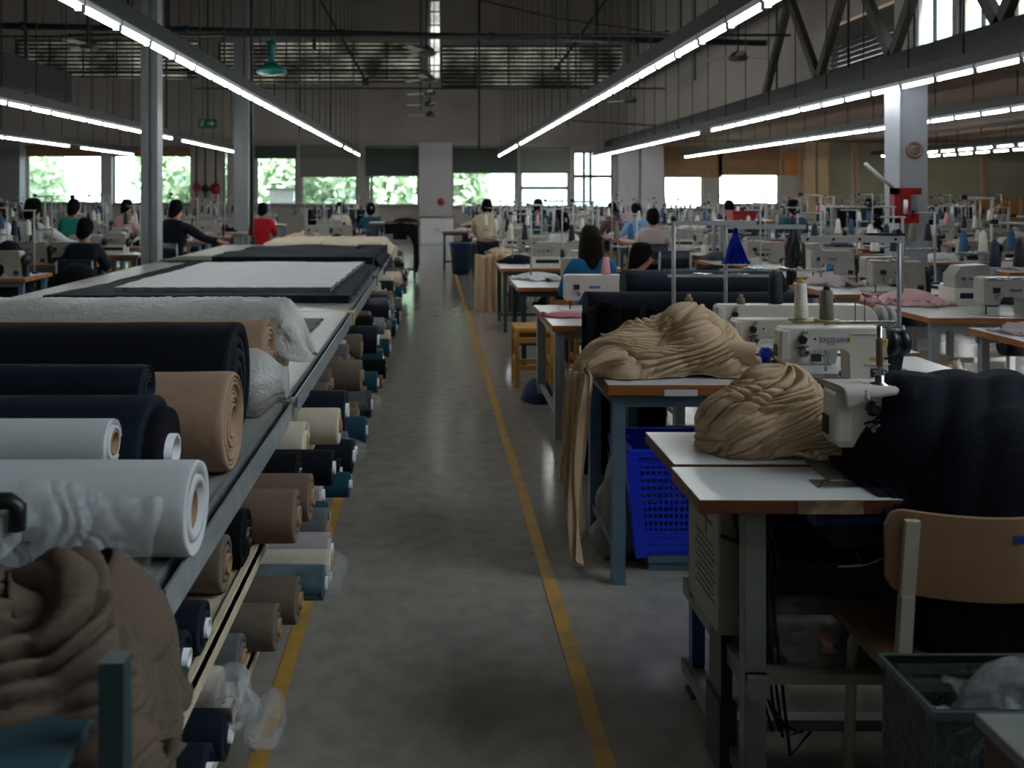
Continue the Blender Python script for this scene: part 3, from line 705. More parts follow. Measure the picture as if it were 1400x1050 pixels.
# ================================================================== OUTSIDE
b = MB(); b.box(-60, 60, W + .3, 80, -.4, -.1, mat('outside_paving', (150, 152, 140), .9)); struct(b.build('ground_outside'))
leafm = [mat('leaf_%d' % i, c, .6) for i, c in enumerate([(188, 208, 172), (208, 220, 190), (164, 192, 160)])]
for lm in leafm:
    bs = lm.node_tree.nodes['Principled BSDF']
def tree(x, y, h, r, lab, seed):
    rg = random.Random(seed); o = thing('tree', lab, 'tree', (x, y, -.1))
    b = MB(); b.tube([(0, 0, 0), (.1, 0, h * .3), (.0, .1, h * .6)], [.18, .13, .06], mat('bark', (92, 82, 70), .9), 8); b.build('trunk', o)
    b = MB()
    for i in range(1500):
        u = Vector((rg.gauss(0, 1), rg.gauss(0, 1), rg.gauss(0, 1))).normalized() * (rg.random() ** .45)
        k = 1 + .3 * math.sin(u.x * 5 + seed) * math.cos(u.z * 4 + seed)
        p = Vector((u.x * r * k, u.y * r * k, h * .55 + u.z * h * .5 * k)); s = rg.uniform(.12, .3)
        a = Vector((rg.gauss(0, 1), rg.gauss(0, 1), rg.gauss(0, 1))).normalized() * s; c = a.orthogonal().normalized() * s * .6
        b.add([p - a, p + c, p + a, p - c], [(0, 1, 2, 3)], leafm[rg.randrange(3)])
    b.build('foliage', o)
tl = [(-15.2, 33, 3.6, 1.5, 'leafy tree outside the leftmost window'), (-11.2, 37.5, 4.4, 1.5, 'leafy tree outside the second window, behind the tall column'), (-8.3, 33, 3.4, 1.4, 'leafy tree outside the second window near the grey pier'),
      (-6.2, 37.5, 4.2, 1.6, 'leafy tree outside the window with the short green blind'), (-3.9, 33, 3.4, 1.35, 'leafy tree outside the window with the beige-grey blind'), (-1.9, 37.5, 3.9, 1.6, 'leafy tree outside the window left of the white pier'), (1.5, 37.5, 4.4, 1.2, 'leafy tree outside the window right of the white pier')]
for i, (x, y, h, r, lab) in enumerate(tl): tree(x, y, h, r, lab, i + 3)
o = thing('white_shed', 'small white building outside the window with the short green blind', 'building', (PX(382, 29.5), 29.3, -.1))
b = MB(); b.box(-.3, .5, 0, .9, 0, 1.75, WHITEP); b.build('wall', o); b = MB(); b.box(-.4, .6, -.1, 1.0, 1.75, 1.85, GREYP); b.build('roof', o)
o = thing('office_building', 'pale glazed building outside the windows right of the white pier', 'building', (4.3, 46, -.1))
b = MB(); b.box(-3, 4.4, 0, 5, 0, 6, WHITEP); b.build('wall', o)
for k in range(4):
    b = MB(); b.box(-2.7 + k * 1.8, -1.4 + k * 1.8, -.05, 0, .8, 5, mat('outside_glass', (196, 212, 214), .3)); b.build('window', o)

wd = bpy.data.worlds.new('sky'); sc.world = wd; wd.use_nodes = True; nt = wd.node_tree
bg = nt.nodes['Background']; bg.inputs['Color'].default_value = (.80, .92, 1.0, 1); bg.inputs['Strength'].default_value = 6.5
sun = bpy.data.lights.new('sun', 'SUN'); sun.energy = 13; sun.angle = .05; so = bpy.data.objects.new('sun', sun); COL.objects.link(so); so.rotation_euler = (math.radians(35), 0, math.radians(15))
sc.view_settings.view_transform = 'Standard'; sc.view_settings.look = 'None'; sc.view_settings.exposure = 0; sc.view_settings.gamma = 1
# ================================================================== CUTTING TABLES AND ROLLS (left)
ZC = .72
XT0, XT1 = -3.38, -.60
ctm = mat('table_board_grey', (150, 152, 146), .3, var=.08, vscale=1.5)
secs = [(1.83, 3.57), (3.57, 6.2), (6.2, 8.8), (8.8, 11.4), (11.4, 14.3)]
secname = ['nearest cutting table section, carrying the cloth rolls', 'second cutting table section, with the plastic-covered roll at its front', 'third cutting table section, under the white fabric layers', 'fourth cutting table section, behind the white fabric layers', 'farthest cutting table section, under the cream cloth']
for i, (ya, yb) in enumerate(secs):
    o = thing('cutting_table', secname[i], 'table', ((XT0 + XT1) / 2, ya, 0), 0, 'cutting table sections'); hw = (XT1 - XT0) / 2; L = yb - ya
    b = MB(); b.box(-hw, hw, .004, L - .004, ZC - .03, ZC, ctm); b.build('tabletop', o, bevel=.003)
    b = MB()                                                     # channel rail along the aisle edge
    b.box(hw, hw + .045, 0, L, ZC - .075, ZC - .068, GALV); b.box(hw + .039, hw + .045, 0, L, ZC - .068, ZC + .004, GALV); b.box(hw, hw + .006, 0, L, ZC - .068, ZC + .004, GALV); b.box(hw + .018, hw + .024, 0, L, ZC - .068, ZC - .03, GALV)
    b.build('edge_rail', o)
    b = MB(); b.box(hw - .005, hw + .055, L - .10, L - .01, ZC - .085, ZC + .008, STEEL if i != 1 else mat('tape_yellow', (176, 148, 92), .6)); b.build('rail_joint', o, bevel=.003)
    for lx in (-hw + .05, hw - .04):
        for ly in (.12, L - .12):
            b = MB(); b.box(lx - .03, lx + .03, ly - .03, ly - .024, 0, ZC - .03, GREENP); b.box(lx + .024, lx + .03, ly - .03, ly + .03, 0, ZC - .03, GALV if lx > 0 else GREENP); b.box(lx - .03, lx - .024, ly - .03, ly + .03, 0, ZC - .03, GREENP); b.build('leg', o)
    for z, w in ((.47, .06), (.20, .05)):
        b = MB()
        for k in range(5): b.box(hw - .9 + k * .2, hw - .9 + k * .2 + .1, .02, L - .02, z - .02, z, PALEWOOD)
        b.box(hw - .05, hw + .07, .02, L - .02, z - .025, z + .002, PALEWOOD); b.box(hw + .055, hw + .07, .02, L - .02, z - .06, z + .014, PALEWOOD); b.build('shelf', o)

def roll(name, lab, cat, xe, Y, z, r, m, L=1.9, core=None, rc=.03, stick=.02, layers=5, wob=.01, n=40, group=None, rz=0, endm=None, seed=0):
    o = thing(name, lab, cat, (xe, Y, z), rz, group)
    rg = random.Random(seed); ph = [rg.uniform(0, 6.3) for _ in range(3)]
    wf = lambda t, h: wob * (math.sin(2 * t + ph[0] + h * 2) + .6 * math.sin(3 * t + ph[1] - h * 5) + .35 * math.sin(5 * t + ph[2] + h * 9))
    prof = []; k = max(4, int(L / .08))
    for i in range(k): prof.append((r * (1 + .004 * math.sin(i * 1.7 + ph[0])), -L + (L - .02) * i / (k - 1)))
    prof += [(r * .995, -.006), (r * .975, 0)]
    q = (r * .97 - rc) / layers
    for i in range(layers):
        a = r * .97 - q * i; off = rg.uniform(-.006, .004)
        prof += [(a - q * .12, off), (a - q * .75, off + .002), (a - q * .88, off - .012), (a - q, off - .012)]
    prof[-1] = (rc, prof[-1][1]); prof.append((rc, -.3))
    b = MB(); b.lathe(prof, m, n, 'X', wob=wf); b.build('cloth', o)
    if core:
        b = MB(); b.tor([(rc, -L), (rc, stick), (rc * .78, stick), (rc * .78, -L)], core, 24, 'X'); b.build('core_tube', o)
    return o
roll('fabric_roll', 'white cloth roll with open cardboard core, lowest and nearest on the table', 'cloth roll', -.54, 2.02, .828, .106, WHITEC, core=CARD, rc=.05, stick=-.012, layers=2, wob=.004, seed=1)
roll('fabric_roll', 'smaller white cloth roll with a yellow end label, lying behind the nearest white roll', 'cloth roll', -.775, 2.135, .945, .057, WHITEC, core=CARD, rc=.03, stick=.004, layers=2, wob=.004, seed=2)
r3 = roll('fabric_roll', 'dark navy cloth roll with a white core ring, behind the white rolls', 'cloth roll', -.73, 2.315, .872, .145, NAVY2, core=WHITEP, rc=.045, stick=.055, layers=2, seed=3)
b = MB(); b.lathe([(.145 * .8, -.1), (.117, .02), (.11, .035), (.05, .035)], BLACKC, 32, 'X'); b.build('inner_end', r3)
roll('fabric_roll', 'dark navy cloth roll lying on top, between white-cored roll and tan roll', 'cloth roll', -.80, 2.47, 1.0, .07, NAVY2, rc=.02, seed=4)
roll('fabric_roll', 'large tan cloth roll showing its spiral end, in front of the big navy roll', 'cloth roll', -.60, 2.635, .868, .146, ROLLTAN, core=CARD, rc=.028, stick=-.01, layers=9, wob=.012, L=1.8, seed=5)
roll('fabric_roll', 'biggest dark navy cloth roll, standing highest on the nearest table section', 'cloth roll', -.66, 2.99, .915, .195, NAVY, rc=.03, layers=4, wob=.012, L=2.3, seed=6)
roll('fabric_roll', 'small tan cloth roll just behind the end of the biggest navy roll', 'cloth roll', -.745, 3.24, .945, .06, ROLLTAN, core=CARD, rc=.03, seed=7)
r7 = roll('fabric_roll', 'white core roll bagged in clear plastic beside the table rail', 'cloth roll', -.66, 3.30, .84, .112, CREAM, core=WHITEP, rc=.045, stick=.09, layers=3, L=1.2, seed=8)
r7b = roll('fabric_roll', 'dark grey cloth roll with open tube end, low behind the tan roll', 'cloth roll', -.71, 3.17, .768, .045, DGREYC, core=mat('grey_tube', (96, 98, 100), .6), rc=.036, stick=.01, layers=1, seed=9)
roll('fabric_roll', 'tan cloth roll between the biggest navy roll and the plastic-covered roll', 'cloth roll', -.665, 3.58, .88, .155, ROLLTAN, core=CARD, rc=.03, layers=6, L=2.0, seed=10)
r9 = roll('fabric_roll', 'large pale cloth roll under milky plastic sheet, farthest roll on the table', 'cloth roll', -.66, 3.93, .90, .172, CREAM, rc=.04, layers=4, L=2.6, wob=.006, seed=12)

# clear bag on the bagged core, plastic on the far roll, loose film over the near white roll
b = MB(); rg = random.Random(3)
prof = [(.118, -.5), (.119, -.3), (.121, -.2), (.119, -.12), (.122, -.06), (.122, .0), (.11, .03), (.09, .055), (.072, .075), (.058, .10), (.056, .115)]
b.lathe(prof, FILM2, 36, 'X', wob=lambda t, h: .05 * math.sin(9 * t + h * 30) + .03 * abs(math.sin(8 * t - h * 12)) + .03 * math.sin(17 * t - h * 20)); b.v = b.v; b.build('plastic_bag', r7)
P = np.zeros((44, 70, 3))
for j in range(44):
    a = -0.15 + (PI + .5) * j / 43
    for i in range(70):
        P[j, i] = (-2.4 + 2.46 * i / 69, math.cos(a) * .195, math.sin(a) * .195)
P = P + np.array([-.66, 3.93, .905])
pins = np.zeros((44, 70), bool); pins[:, :1] = True
uvc = np.stack(np.meshgrid(np.linspace(0, 2.46, 150), np.linspace(0, .7, 60)), -1); P2 = np.zeros((60, 150, 3))
for j in range(60):
    a = -.35 + (PI + .6) * j / 59
    for i in range(150):
        x = -2.46 + 2.62 * i / 149; over = min(1, max(0, x + .015) / .175); cl_ = (1 - over ** 2.6) ** .5
        r_ = .182 * (.06 + .94 * cl_) * (1 + .09 * min(1, over * 3) * (1 - over) * math.cos(7 * a + 1))
        P2[j, i] = (x - .03 * over * (1 + math.sin(a)), math.cos(a) * r_, max(math.sin(a) * r_ - .07 * over ** 1.5, -.178))
P2 = crumple(P2, uvc, [(.055, .010, .1, .5, .6), (.025, .005, .5, .9, .7)], 3, out=(-1.2, 0, 0), edge=np.linspace(.25, 1.4, 150)[None, :] * np.ones((60, 1)))
P2 = P2 + np.array([-.66, 3.93, .90]); P2[..., 2] = np.maximum(P2[..., 2], ZC + .003)
cv = cloth_obj('plastic_cover', P2 - np.array([-.66, 3.93, .90]), FILM2, r9, thick=.001)
P3 = np.zeros((90, 110, 3)); uvf = np.zeros((90, 110, 2))
for j in range(90):
    for i in range(110):
        u, v = i / 109, j / 89; uvf[j, i] = (u * .5, v * .4)
        P3[j, i] = (-.98 + .40 * u - .05 * v * (1 - u), 1.905 - .02 * math.sin(v * 3) - .16 * v, .905 - .19 * v - .03 * u * v + .02 * math.sin(u * 5) * (1 - v))
P3 = crumple(P3, uvf, [(.06, .022, .9, .7, .45), (.03, .009, -.4, .9, .5), (.014, .003, .5, 1, .6)], 8, out=(-.8, 2.2, .8))
tag(cloth_obj('plastic_film', P3, FILM, thick=.0008), 'crumpled clear plastic film hanging over the front of the nearest white roll', 'plastic film')
# thin pale sheets and pieces lying flat between roll and layers
def slab(name, pts, z0, z1, m, lab, cat, wav=.004, edge=None):
    # pts: 4 table points (x, y) near-left, near-right, far-right, far-left
    n, k = 30, 16; P = np.zeros((k, n, 3)); A = np.array(pts, float)
    for j in range(k):
        for i in range(n):
            u, v = i / (n - 1), j / (k - 1); q = (A[0] * (1 - u) + A[1] * u) * (1 - v) + (A[3] * (1 - u) + A[2] * u) * v
            e = min(u, 1 - u, v, 1 - v)
            P[j, i] = (q[0] + (.012 * math.sin(v * 40) if u in (0, 1) else 0), q[1] + (.012 * math.sin(u * 55) if v in (0, 1) else 0), z1 + wav * math.sin(u * 9 + v * 4) * math.sin(v * 7))
    b = MB(); b.grid(P, m)
    ring = [P[0, i] for i in range(n)] + [P[j, n - 1] for j in range(1, k)] + [P[k - 1, i] for i in range(n - 2, -1, -1)] + [P[j, 0] for j in range(k - 2, 0, -1)]
    vs = []; fs = []; N = len(ring)
    for p in ring: vs += [tuple(p), (p[0], p[1], z0)]
    for i in range(N): j = (i + 1) % N; fs.append((2 * i, 2 * j, 2 * j + 1, 2 * i + 1))
    b.add(vs, fs, edge or m); return tag(b.build(name), lab, cat)
slab('fabric_layer', [(-3.0, 4.5), (-.72, 4.5), (-.72, 5.0), (-3.0, 5.0)], ZC + .001, ZC + .02, DGREYC, 'dark grey cloth piece lying flat behind the plastic-covered roll', 'cloth')
slab('fabric_layer', [(-3.2, 5.15), (-.74, 5.15), (-.72, 5.75), (-3.2, 5.75)], ZC + .001, ZC + .015, GREYC, 'light grey cloth strip across the table in front of the white layers', 'cloth')
slab('fabric_layer', [(-2.95, 6.65), (-.63, 6.65), (-.63, 9.55), (-2.45, 9.55)], ZC + .001, ZC + .06, NAVY2, 'dark navy cloth layers underneath the white layers', 'cloth layers')
slab('fabric_layer', [(-2.5, 6.9), (-.80, 6.9), (-.74, 9.5), (-2.45, 9.5)], ZC + .062, ZC + .095, WHITEC, 'wide stack of white cloth layers spread on the table, ruffled at the ends', 'cloth layers', wav=.006, edge=mat('layer_edge', (92, 98, 104), .9))
slab('fabric_layer', [(-3.0, 7.0), (-2.62, 7.0), (-2.58, 12.2), (-2.9, 12.2)], ZC + .001, ZC + .012, BLACKC, 'black cloth strip running along the far side of the cutting table', 'cloth')
slab('fabric_layer', [(-2.45, 9.75), (-.66, 9.75), (-.62, 12.0), (-2.4, 12.0)], ZC + .001, ZC + .13, NAVY, 'navy cloth layers heaped behind the white layers, sagging over the rail', 'cloth layers', wav=.02)
slab('fabric_layer', [(-3.3, 10.6), (-2.5, 10.6), (-2.4, 11.3), (-3.2, 11.3)], ZC + .013, ZC + .03, mat('olive_cloth', (58, 78, 62), .8), 'green cloth piece beside the foot of the tall steel column', 'cloth')
def drape(name, x0, x1, y0, y1, z, m, lab, cat, cols, ex=1.15, ey=1.15, nx=60, ny=40, steps=45, seed=3, amp=.015, thick=.004, g=-9.8, iters=5, pins=None, bend=.12):
    P = sheet(x0, x1, y0, y1, z, nx, ny); P = cloth(P, ex, ey, cols, steps, iters, pins, g=g, amp=amp, seed=seed, bend=bend)
    return tag(cloth_obj(name, P, m, thick=thick), lab, cat)
tbl = box_sdf(XT0, -.555, 6, 14.3, .4, ZC + .004)
drape('draped_cloth', -2.5, -.16, 12.3, 14.0, .95, CREAM, 'cream cloth spread over the far table end and hanging down over the rail', 'cloth', [tbl, box_sdf(-2.4, -.7, 12.4, 14.1, .6, .86, .06), floor_sdf(.01)], nx=80, ny=36, steps=50)
drape('draped_cloth', -1.0, -.30, 10.1, 11.9, .98, NAVY, 'navy cloth end hanging over the rail in front of the cream drape', 'cloth', [tbl, box_sdf(-2.4, -.66, 9.75, 12.0, .6, .855, .03), floor_sdf(.01)], nx=44, ny=36, steps=45, seed=9)

# rolls on the two shelves under the table; ends reach out to the yellow line
cols_u = [('dark green', NAVY2, WHITEP), ('black', BLACKC, BLACKPL), ('taupe', OLIVEC, CARD), ('brown', mat('brown_roll', (112, 90, 76), .8, var=.1), CARD), ('navy', NAVY, WHITEP), ('off-white', CREAM, CARD), ('grey', GREYC, CARD), ('teal', TEALC, WHITEP), ('pale grey', MAUVE, WHITEP)]
def under(Y, z, r, ci, xe, L=.9, stick=.012, cnt={}, wrap=False, ztop=.0):
    nm, m, c = cols_u[ci]; tier = 'upper' if z > .47 else ('lower' if z > .2 else 'floor')
    k = cnt.get(tier, 0) + 1; cnt[tier] = k
    o = roll('shelf_roll', '%s%s cloth roll, %s from near end, %s shelf under tables' % (nm, ' bagged' if wrap else '', ordw(k), tier), 'cloth roll', xe, Y, z, r, m, L, c, max(.018, r * .36), stick, 2, .012, 22, 'rolls on the %s shelf' % tier, seed=k + 50)
    if wrap:
        b = MB(); b.lathe([(r * 1.04, -L * .8), (r * 1.05, -.02), (r * .9, .02), (r * .5, .06)], FILM, 20, 'X', wob=lambda t, h: .05 * math.sin(7 * t + h * 40)); b.build('plastic_bag', o)
    return o
rr = random.Random(5)
# first section: placed from the photograph
up = [(1.93, .057, 0, -.545), (2.06, .060, 0, -.535), (2.38, .075, 2, -.56), (2.55, .08, 1, -.54), (2.72, .08, 3, -.42), (2.90, .075, 3, -.40), (3.08, .085, 1, -.47), (3.25, .065, 4, -.37), (3.42, .095, 5, -.49)]
for i, (Y, r, c, xe) in enumerate(up): under(Y, .472 + r, r, c, xe, wrap=False)
lo = [(1.95, .06, 0, -.50), (2.10, .055, 0, -.49), (2.27, .06, 5, -.55), (2.44, .06, 6, -.53), (2.60, .065, 2, -.46), (2.76, .07, 2, -.42), (2.92, .055, 7, -.36), (3.05, .055, 5, -.355), (3.18, .06, 8, -.37), (3.34, .075, 6, -.40), (3.5, .06, 7, -.42)]
for i, (Y, r, c, xe) in enumerate(lo): under(Y, .202 + r, r, c, xe, wrap=i in (2, 6, 7))
y = 3.70
while y < 14.0:
    r = rr.uniform(.05, .095); y += r
    under(y, .472 + r, r, rr.choice([0, 1, 2, 3, 4, 5, 6, 1, 4, 2]), rr.uniform(-.56, -.36), .7, wrap=rr.random() < .12); y += r + rr.uniform(.01, .06)
y = 3.68
while y < 14.0:
    r = rr.uniform(.045, .085); y += r
    under(y, .202 + r, r, rr.choice([0, 7, 1, 5, 7, 6, 3, 4, 8, 0]), rr.uniform(-.52, -.34), .7, wrap=rr.random() < .2); y += r + rr.uniform(.01, .05)
# plastic bags stuffed among the rolls
for i, (x, Y, z, s, lab) in enumerate([(-.50, 2.16, .34, .06, 'crumpled clear plastic bag hanging from the lower shelf among the near rolls'), (-.44, 2.42, .14, .05, 'knotted clear bag of scraps hanging low beside the yellow line'), (-.52, 1.80, .16, .06, 'loose clear plastic hanging at the shelf end near the brown cloth')]):
    P = dome((x, Y, z - s), (s * .75, s, s * 2.2), 22, 22); P = cloth(P, 1.35, 1.35, [ell_sdf((x, Y, z - s * .2), (s * .6, s * .8, s))], 18, 5, rim(22, 22), g=-3, amp=.02, seed=i, nfreq=20)
    tag(cloth_obj('plastic_bag', P, FILM, thick=.0008), lab, 'plastic bag')

# ---- cart with brown cloth at lower left
o = thing('cloth_cart', 'dark green metal cart heaped with brown cloth at the near left corner', 'cart', (-.78, 1.45, 0))
b = MB(); b.box(-.42, .31, -.2, .24, .60, .64, GREENP); b.build('tray', o)
for sx in (-.40, .325):
    for sy in (-.19, .22):
        if sy > 0 and sx > 0: sx = .12
        b = MB(); b.box(sx - .018, sx + .018, sy - .018, sy + .018, 0, .62 if sy > 0 else .72 if not (sx > 0 and sy < 0) else .885, GREENP); b.build('post', o)
b = MB(); b.bar((-.4, -.19, .70), (.32, -.19, .66), .03, .03, GREENP); b.build('front_rail', o)
b = MB(); b.box(-.9, .05, -.42, -.24, .555, .575, mat('teal_board', (52, 78, 88), .5)); tag(b.build('teal_board'), 'dark teal board in the near left corner below the brown cloth', 'board').location = (-.56, 1.56, .19)
P = mound((-.70, 1.46, .645), (.30, .22, .30), [((-.76, 1.46, .68), (.22, .17, .235)), ((-.58, 1.49, .66), (.14, .15, .205)), ((-.60, 1.37, .64), (.17, .11, .12))], 150, 90, [(.11, .05, .5, .5, .8), (.05, .018, 1.3, .7, .8), (.025, .005, .2, .9, .9)], seed=4, base=.642, lump=.02)
tag(gobj('brown_cloth_heap', P, BROWNC, .004), 'heap of brown cloth piled on the near left cart', 'cloth')
P = sheet(-.68, -.36, 1.27, 1.70, .86, 40, 46); P[..., 2] = np.where(P[..., 0] > -.50, .86 - (P[..., 0] + .50) * .2, .86)
xs = np.linspace(0, 1, 40); 
P = np.zeros((46, 40, 3))
for j in range(46):
    for i in range(40):
        u = i / 39; v = j / 45
        P[j, i] = (-.72 + .26 * min(1, u * 2.2) + .02 * math.sin(v * 14) * u, 1.27 + .42 * v, .90 - max(0, u - .42) * .95 + .01 * math.sin(v * 9))
P = cloth(P, 1.04, 1.22, [ell_sdf((-.66, 1.55, .72), (.20, .16, .20)), box_sdf(-1.2, -.52, 1.23, 1.69, .35, .65)], 40, 6, None, amp=.02, nfreq=7, seed=31, bend=.3)
tag(cloth_obj('hanging_brown_cloth', P, BROWNC, thick=.004), 'brown cloth end hanging down the aisle side of the near left cart', 'cloth')
# end of the spreading machine peeping in above the brown cloth
o = thing('spreading_machine', 'grey end bracket with dark bar of the cloth spreading machine at the left edge', 'machine', (-.98, 1.86, ZC + .05))
b = MB(); b.box(-.3, .09, -.05, .05, .02, .11, GREYP); b.build('housing', o, bevel=.01)
b = MB(); b.tube([(-.3, -.03, .14), (.10, -.03, .14), (.115, -.03, .13), (.115, -.03, .08)], .018, BLACKPL, 10); b.build('dark_bar', o)
b = MB(); b.box(.06, .085, -.07, -.045, -.04, .06, CREAMP); b.build('catch', o); b = MB(); b.box(-.3, .1, -.06, .06, -.05, .02, DARKP); b.build('base', o)
# ================================================================== PROTOTYPES
def sew_table(name, label, x0, x1, y0, y1, h, legm=BLUEGREY, edge=EDGE, top=LAM, group=None, legs=True, apron=True, far=False, thick=.04, cat='table', legw=.045):
    o = thing(name, label, cat, ((x0 + x1) / 2, y0, 0), 0, group); w = (x1 - x0) / 2; d = y1 - y0
    b = MB(); b.box(-w, w, 0, d, h - thick, h, edge, top=top); b.build('tabletop', o, bevel=0 if far else .004)
    if apron:
        b = MB(); a = .05
        b.box(-w + .03, w - .03, .03, .055, h - thick - a, h - thick, legm); b.box(-w + .03, w - .03, d - .055, d - .03, h - thick - a, h - thick, legm)
        b.box(-w + .03, -w + .055, .03, d - .03, h - thick - a, h - thick, legm); b.box(w - .055, w - .03, .03, d - .03, h - thick - a, h - thick, legm); b.build('frame', o)
    if legs:
        for sx in (-1, 1):
            for ly in (.05, d - .05):
                x = sx * (w - .05); b = MB(); b.box(x - legw / 2, x + legw / 2, ly - legw / 2, ly + legw / 2, 0, h - thick, legm); b.build('leg', o)
        b = MB(); b.box(-w + .05, w - .05, d * .5 - .015, d * .5 + .015, .12, .15, legm)
        for sx in (-1, 1): b.box(sx * (w - .05) - .015, sx * (w - .05) + .015, .05, d - .05, .12, .15, legm)
        b.build('stretcher', o)
    return o
def arc(cx, cz, r, a0, a1, n=6):
    return [(cx + r * math.cos(math.radians(a0 + (a1 - a0) * i / n)), cz + r * math.sin(math.radians(a0 + (a1 - a0) * i / n))) for i in range(n + 1)]
def machine_outline(L=.434, H=.213, hw=.095, hb=.07, au=.122, cw=.16, rr=.03, bulge=False):
    p = arc(.02, H - .02, .02, 180, 90, 3)
    p += (arc(L - H * .42, H - H * .42, H * .42, 90, 0, 8) if bulge else arc(L - rr, H - rr * .6, rr * .6, 90, 0, 3))
    p += [(L, 0), (L - cw, 0)]
    p += [(L - cw, au - .035)] + arc(L - cw - .035, au - .035, .035, 0, 90, 5) + [(hw + .03, au), (hw + .012, hb + .012), (hw, hb), (.006, hb), (0, hb + .01)]
    return p
def sewing_machine(label, loc, rz=0, s=1.0, name='sewing_machine', L=.434, bulge=False, m=MACH, detail=True, group=None, wheel=DNAVYPL, brand=None, cat='sewing machine', bed=True):
    o = thing(name, label, cat, loc, rz, group); o.scale = (s, s, s); H = .213; D = .078
    b = MB(); b.prism(machine_outline(L, H, bulge=bulge), 0, D, m); b.build('arm', o, bevel=.009)
    if bed: b = MB(); b.box(-.03, L + .01, -.03, D + .04, 0.0005, .004, STEEL if detail else m); b.build('bed_plate', o)
    b = MB(); b.box(-.006, .035, -.006, D - .01, .08, H - .008, m); fp = b.build('face_plate', o, bevel=.008)
    b = MB(); b.box(-.009, -.004, .03, .06, .095, .14, BLACKPL); b.build('take_up_guard', fp)
    b = MB(); b.tube([(.04, .035, .072), (.04, .035, .02)], .006, IRON, 8); b.tube([(.04, .035, .02), (.04, .035, .001)], .002, STEEL, 6); b.build('needle_bar', o)
    b = MB(); b.tube([(.052, .045, .072), (.052, .045, .012)], .004, STEEL, 8); b.box(.034, .058, .012, .05, .005, .01, IRON); b.bar((.06, .03, .055), (.072, .02, .02), .005, .003, IRON); b.build('presser_foot', o)
    b = MB(); b.lathe([(.014, -.03), (.018, -.022), (.012, -.016), (.018, -.01), (.018, 0)], STEEL, 16, 'Y', (.088, 0, .118)); b.lathe([(.006, -.034), (.006, -.03)], IRON, 10, 'Y', (.088, 0, .118)); b.build('tension_dial', o)
    b = MB(); b.lathe([(.012, -.025), (.015, -.02), (.015, 0)], BLACKPL, 14, 'Y', (.082, 0, .168)); b.box(.073, .092, -.018, 0, .15, .172, BLACKPL); b.lathe([(.006, -.02), (.009, -.01), (.006, 0)], STEEL, 12, 'Y', (.094, 0, .198)); b.tube([(.06, -.008, .13), (.082, -.02, .142), (.105, -.012, .138)], .003, IRON, 6); b.build('thread_guide', o)
    wx0 = L + .004
    b = MB(); b.lathe([(.02, 0), (.05, .002), (.056, .008), (.056, .03), (.048, .034), (.048, .042), (.056, .046), (.056, .07), (.05, .08), (.0, .082)], wheel, 28, 'X', (wx0, D * .5, .148)); b.build('hand_wheel', o)
    b = MB(); b.prism([(wx0 + .006, .12), (wx0 + .07, .12), (wx0 + .055, .03), (wx0 + .05, .0), (wx0 + .012, .0)], .02, D - .02, wheel); b.build('belt_guard', o, bevel=.004)
    if detail:
        b = MB(); b.box(L - .155, L - .04, -.004, 0, H - .026, H - .022, m); b.box(L - .1, L, -.006, 0, .064, .069, m); b.build('ridge', o)
        b = MB(); b.box(L - .078, L - .022, -.0025, 0, .085, .097, ORNG); b.build('orange_label', o)
        b = MB(); b.box(L - .076, L - .026, -.003, 0, .014, .05, mat('green_plate', (28, 52, 56), .35), ); g = b.build('green_plate', o, bevel=.0012)
        b = MB(); b.lathe([(.004, -.006), (.005, 0)], IRON, 8, 'Y', (L - .014, 0, .091)); b.lathe([(.004, -.006), (.005, 0)], IRON, 8, 'Y', (L - .016, 0, .04)); b.lathe([(.004, -.004), (.005, 0)], IRON, 8, 'Y', (.135, 0, .168)); b.lathe([(.003, -.003), (.004, 0)], IRON, 8, 'Y', (.27, 0, .165)); b.build('screw', o)
        b = MB(); b.prism([(L - .058, .168), (L - .006, .168), (L - .008, .14), (L - .024, .118), (L - .036, .114), (L - .05, .122), (L - .06, .148)], -.0015, 0, m); q = b.build('shield_sticker', o)
        b = MB(); b.box(L - .056, L - .012, -.0022, -.0015, .142, .165, YELL); b.build('yellow_field', q)
        b = MB(); b.box(L - .052, L - .018, -.0027, -.0022, .155, .159, mat('sticker_ink', (90, 70, 30), .6)); b.box(L - .05, L - .026, -.0027, -.0022, .147, .150, MATS['sticker_ink']); b.build('print', q)
        if brand:
            b = MB(); b.box(.155, .262, -.0012, 0, .138, .184, mat('label_base', (205, 200, 194), .4)); q = b.build('brand_label', o)
            b = MB(); b.box(.262, .276, -.0014, 0, .150, .176, YELL); b.build('yellow_flag', q)
            text(q, brand, .0225, (.208, -.0018, .165), LBLUE, italic=.15); 
            text(q, 'GC 6-7', .011, (.198, -.0018, .147), IRON)
            b = MB(); b.box(.16, .258, -.0016, -.0012, .1525, .1545, mat('label_red', (176, 110, 84), .5)); b.build('red_line', q)
            text(g, 'MODE', .012, (L - .05, -.0036, .038), WHITEP)
    return o
MACHF = mat('aged_enamel', (152, 146, 136), .4, var=.1, vscale=10)
CREAMD = mat('dull_cream_paint', (128, 124, 112), .5, var=.15, vscale=9); GREYD = mat('dull_grey_paint', (116, 120, 116), .5, var=.15, vscale=9)
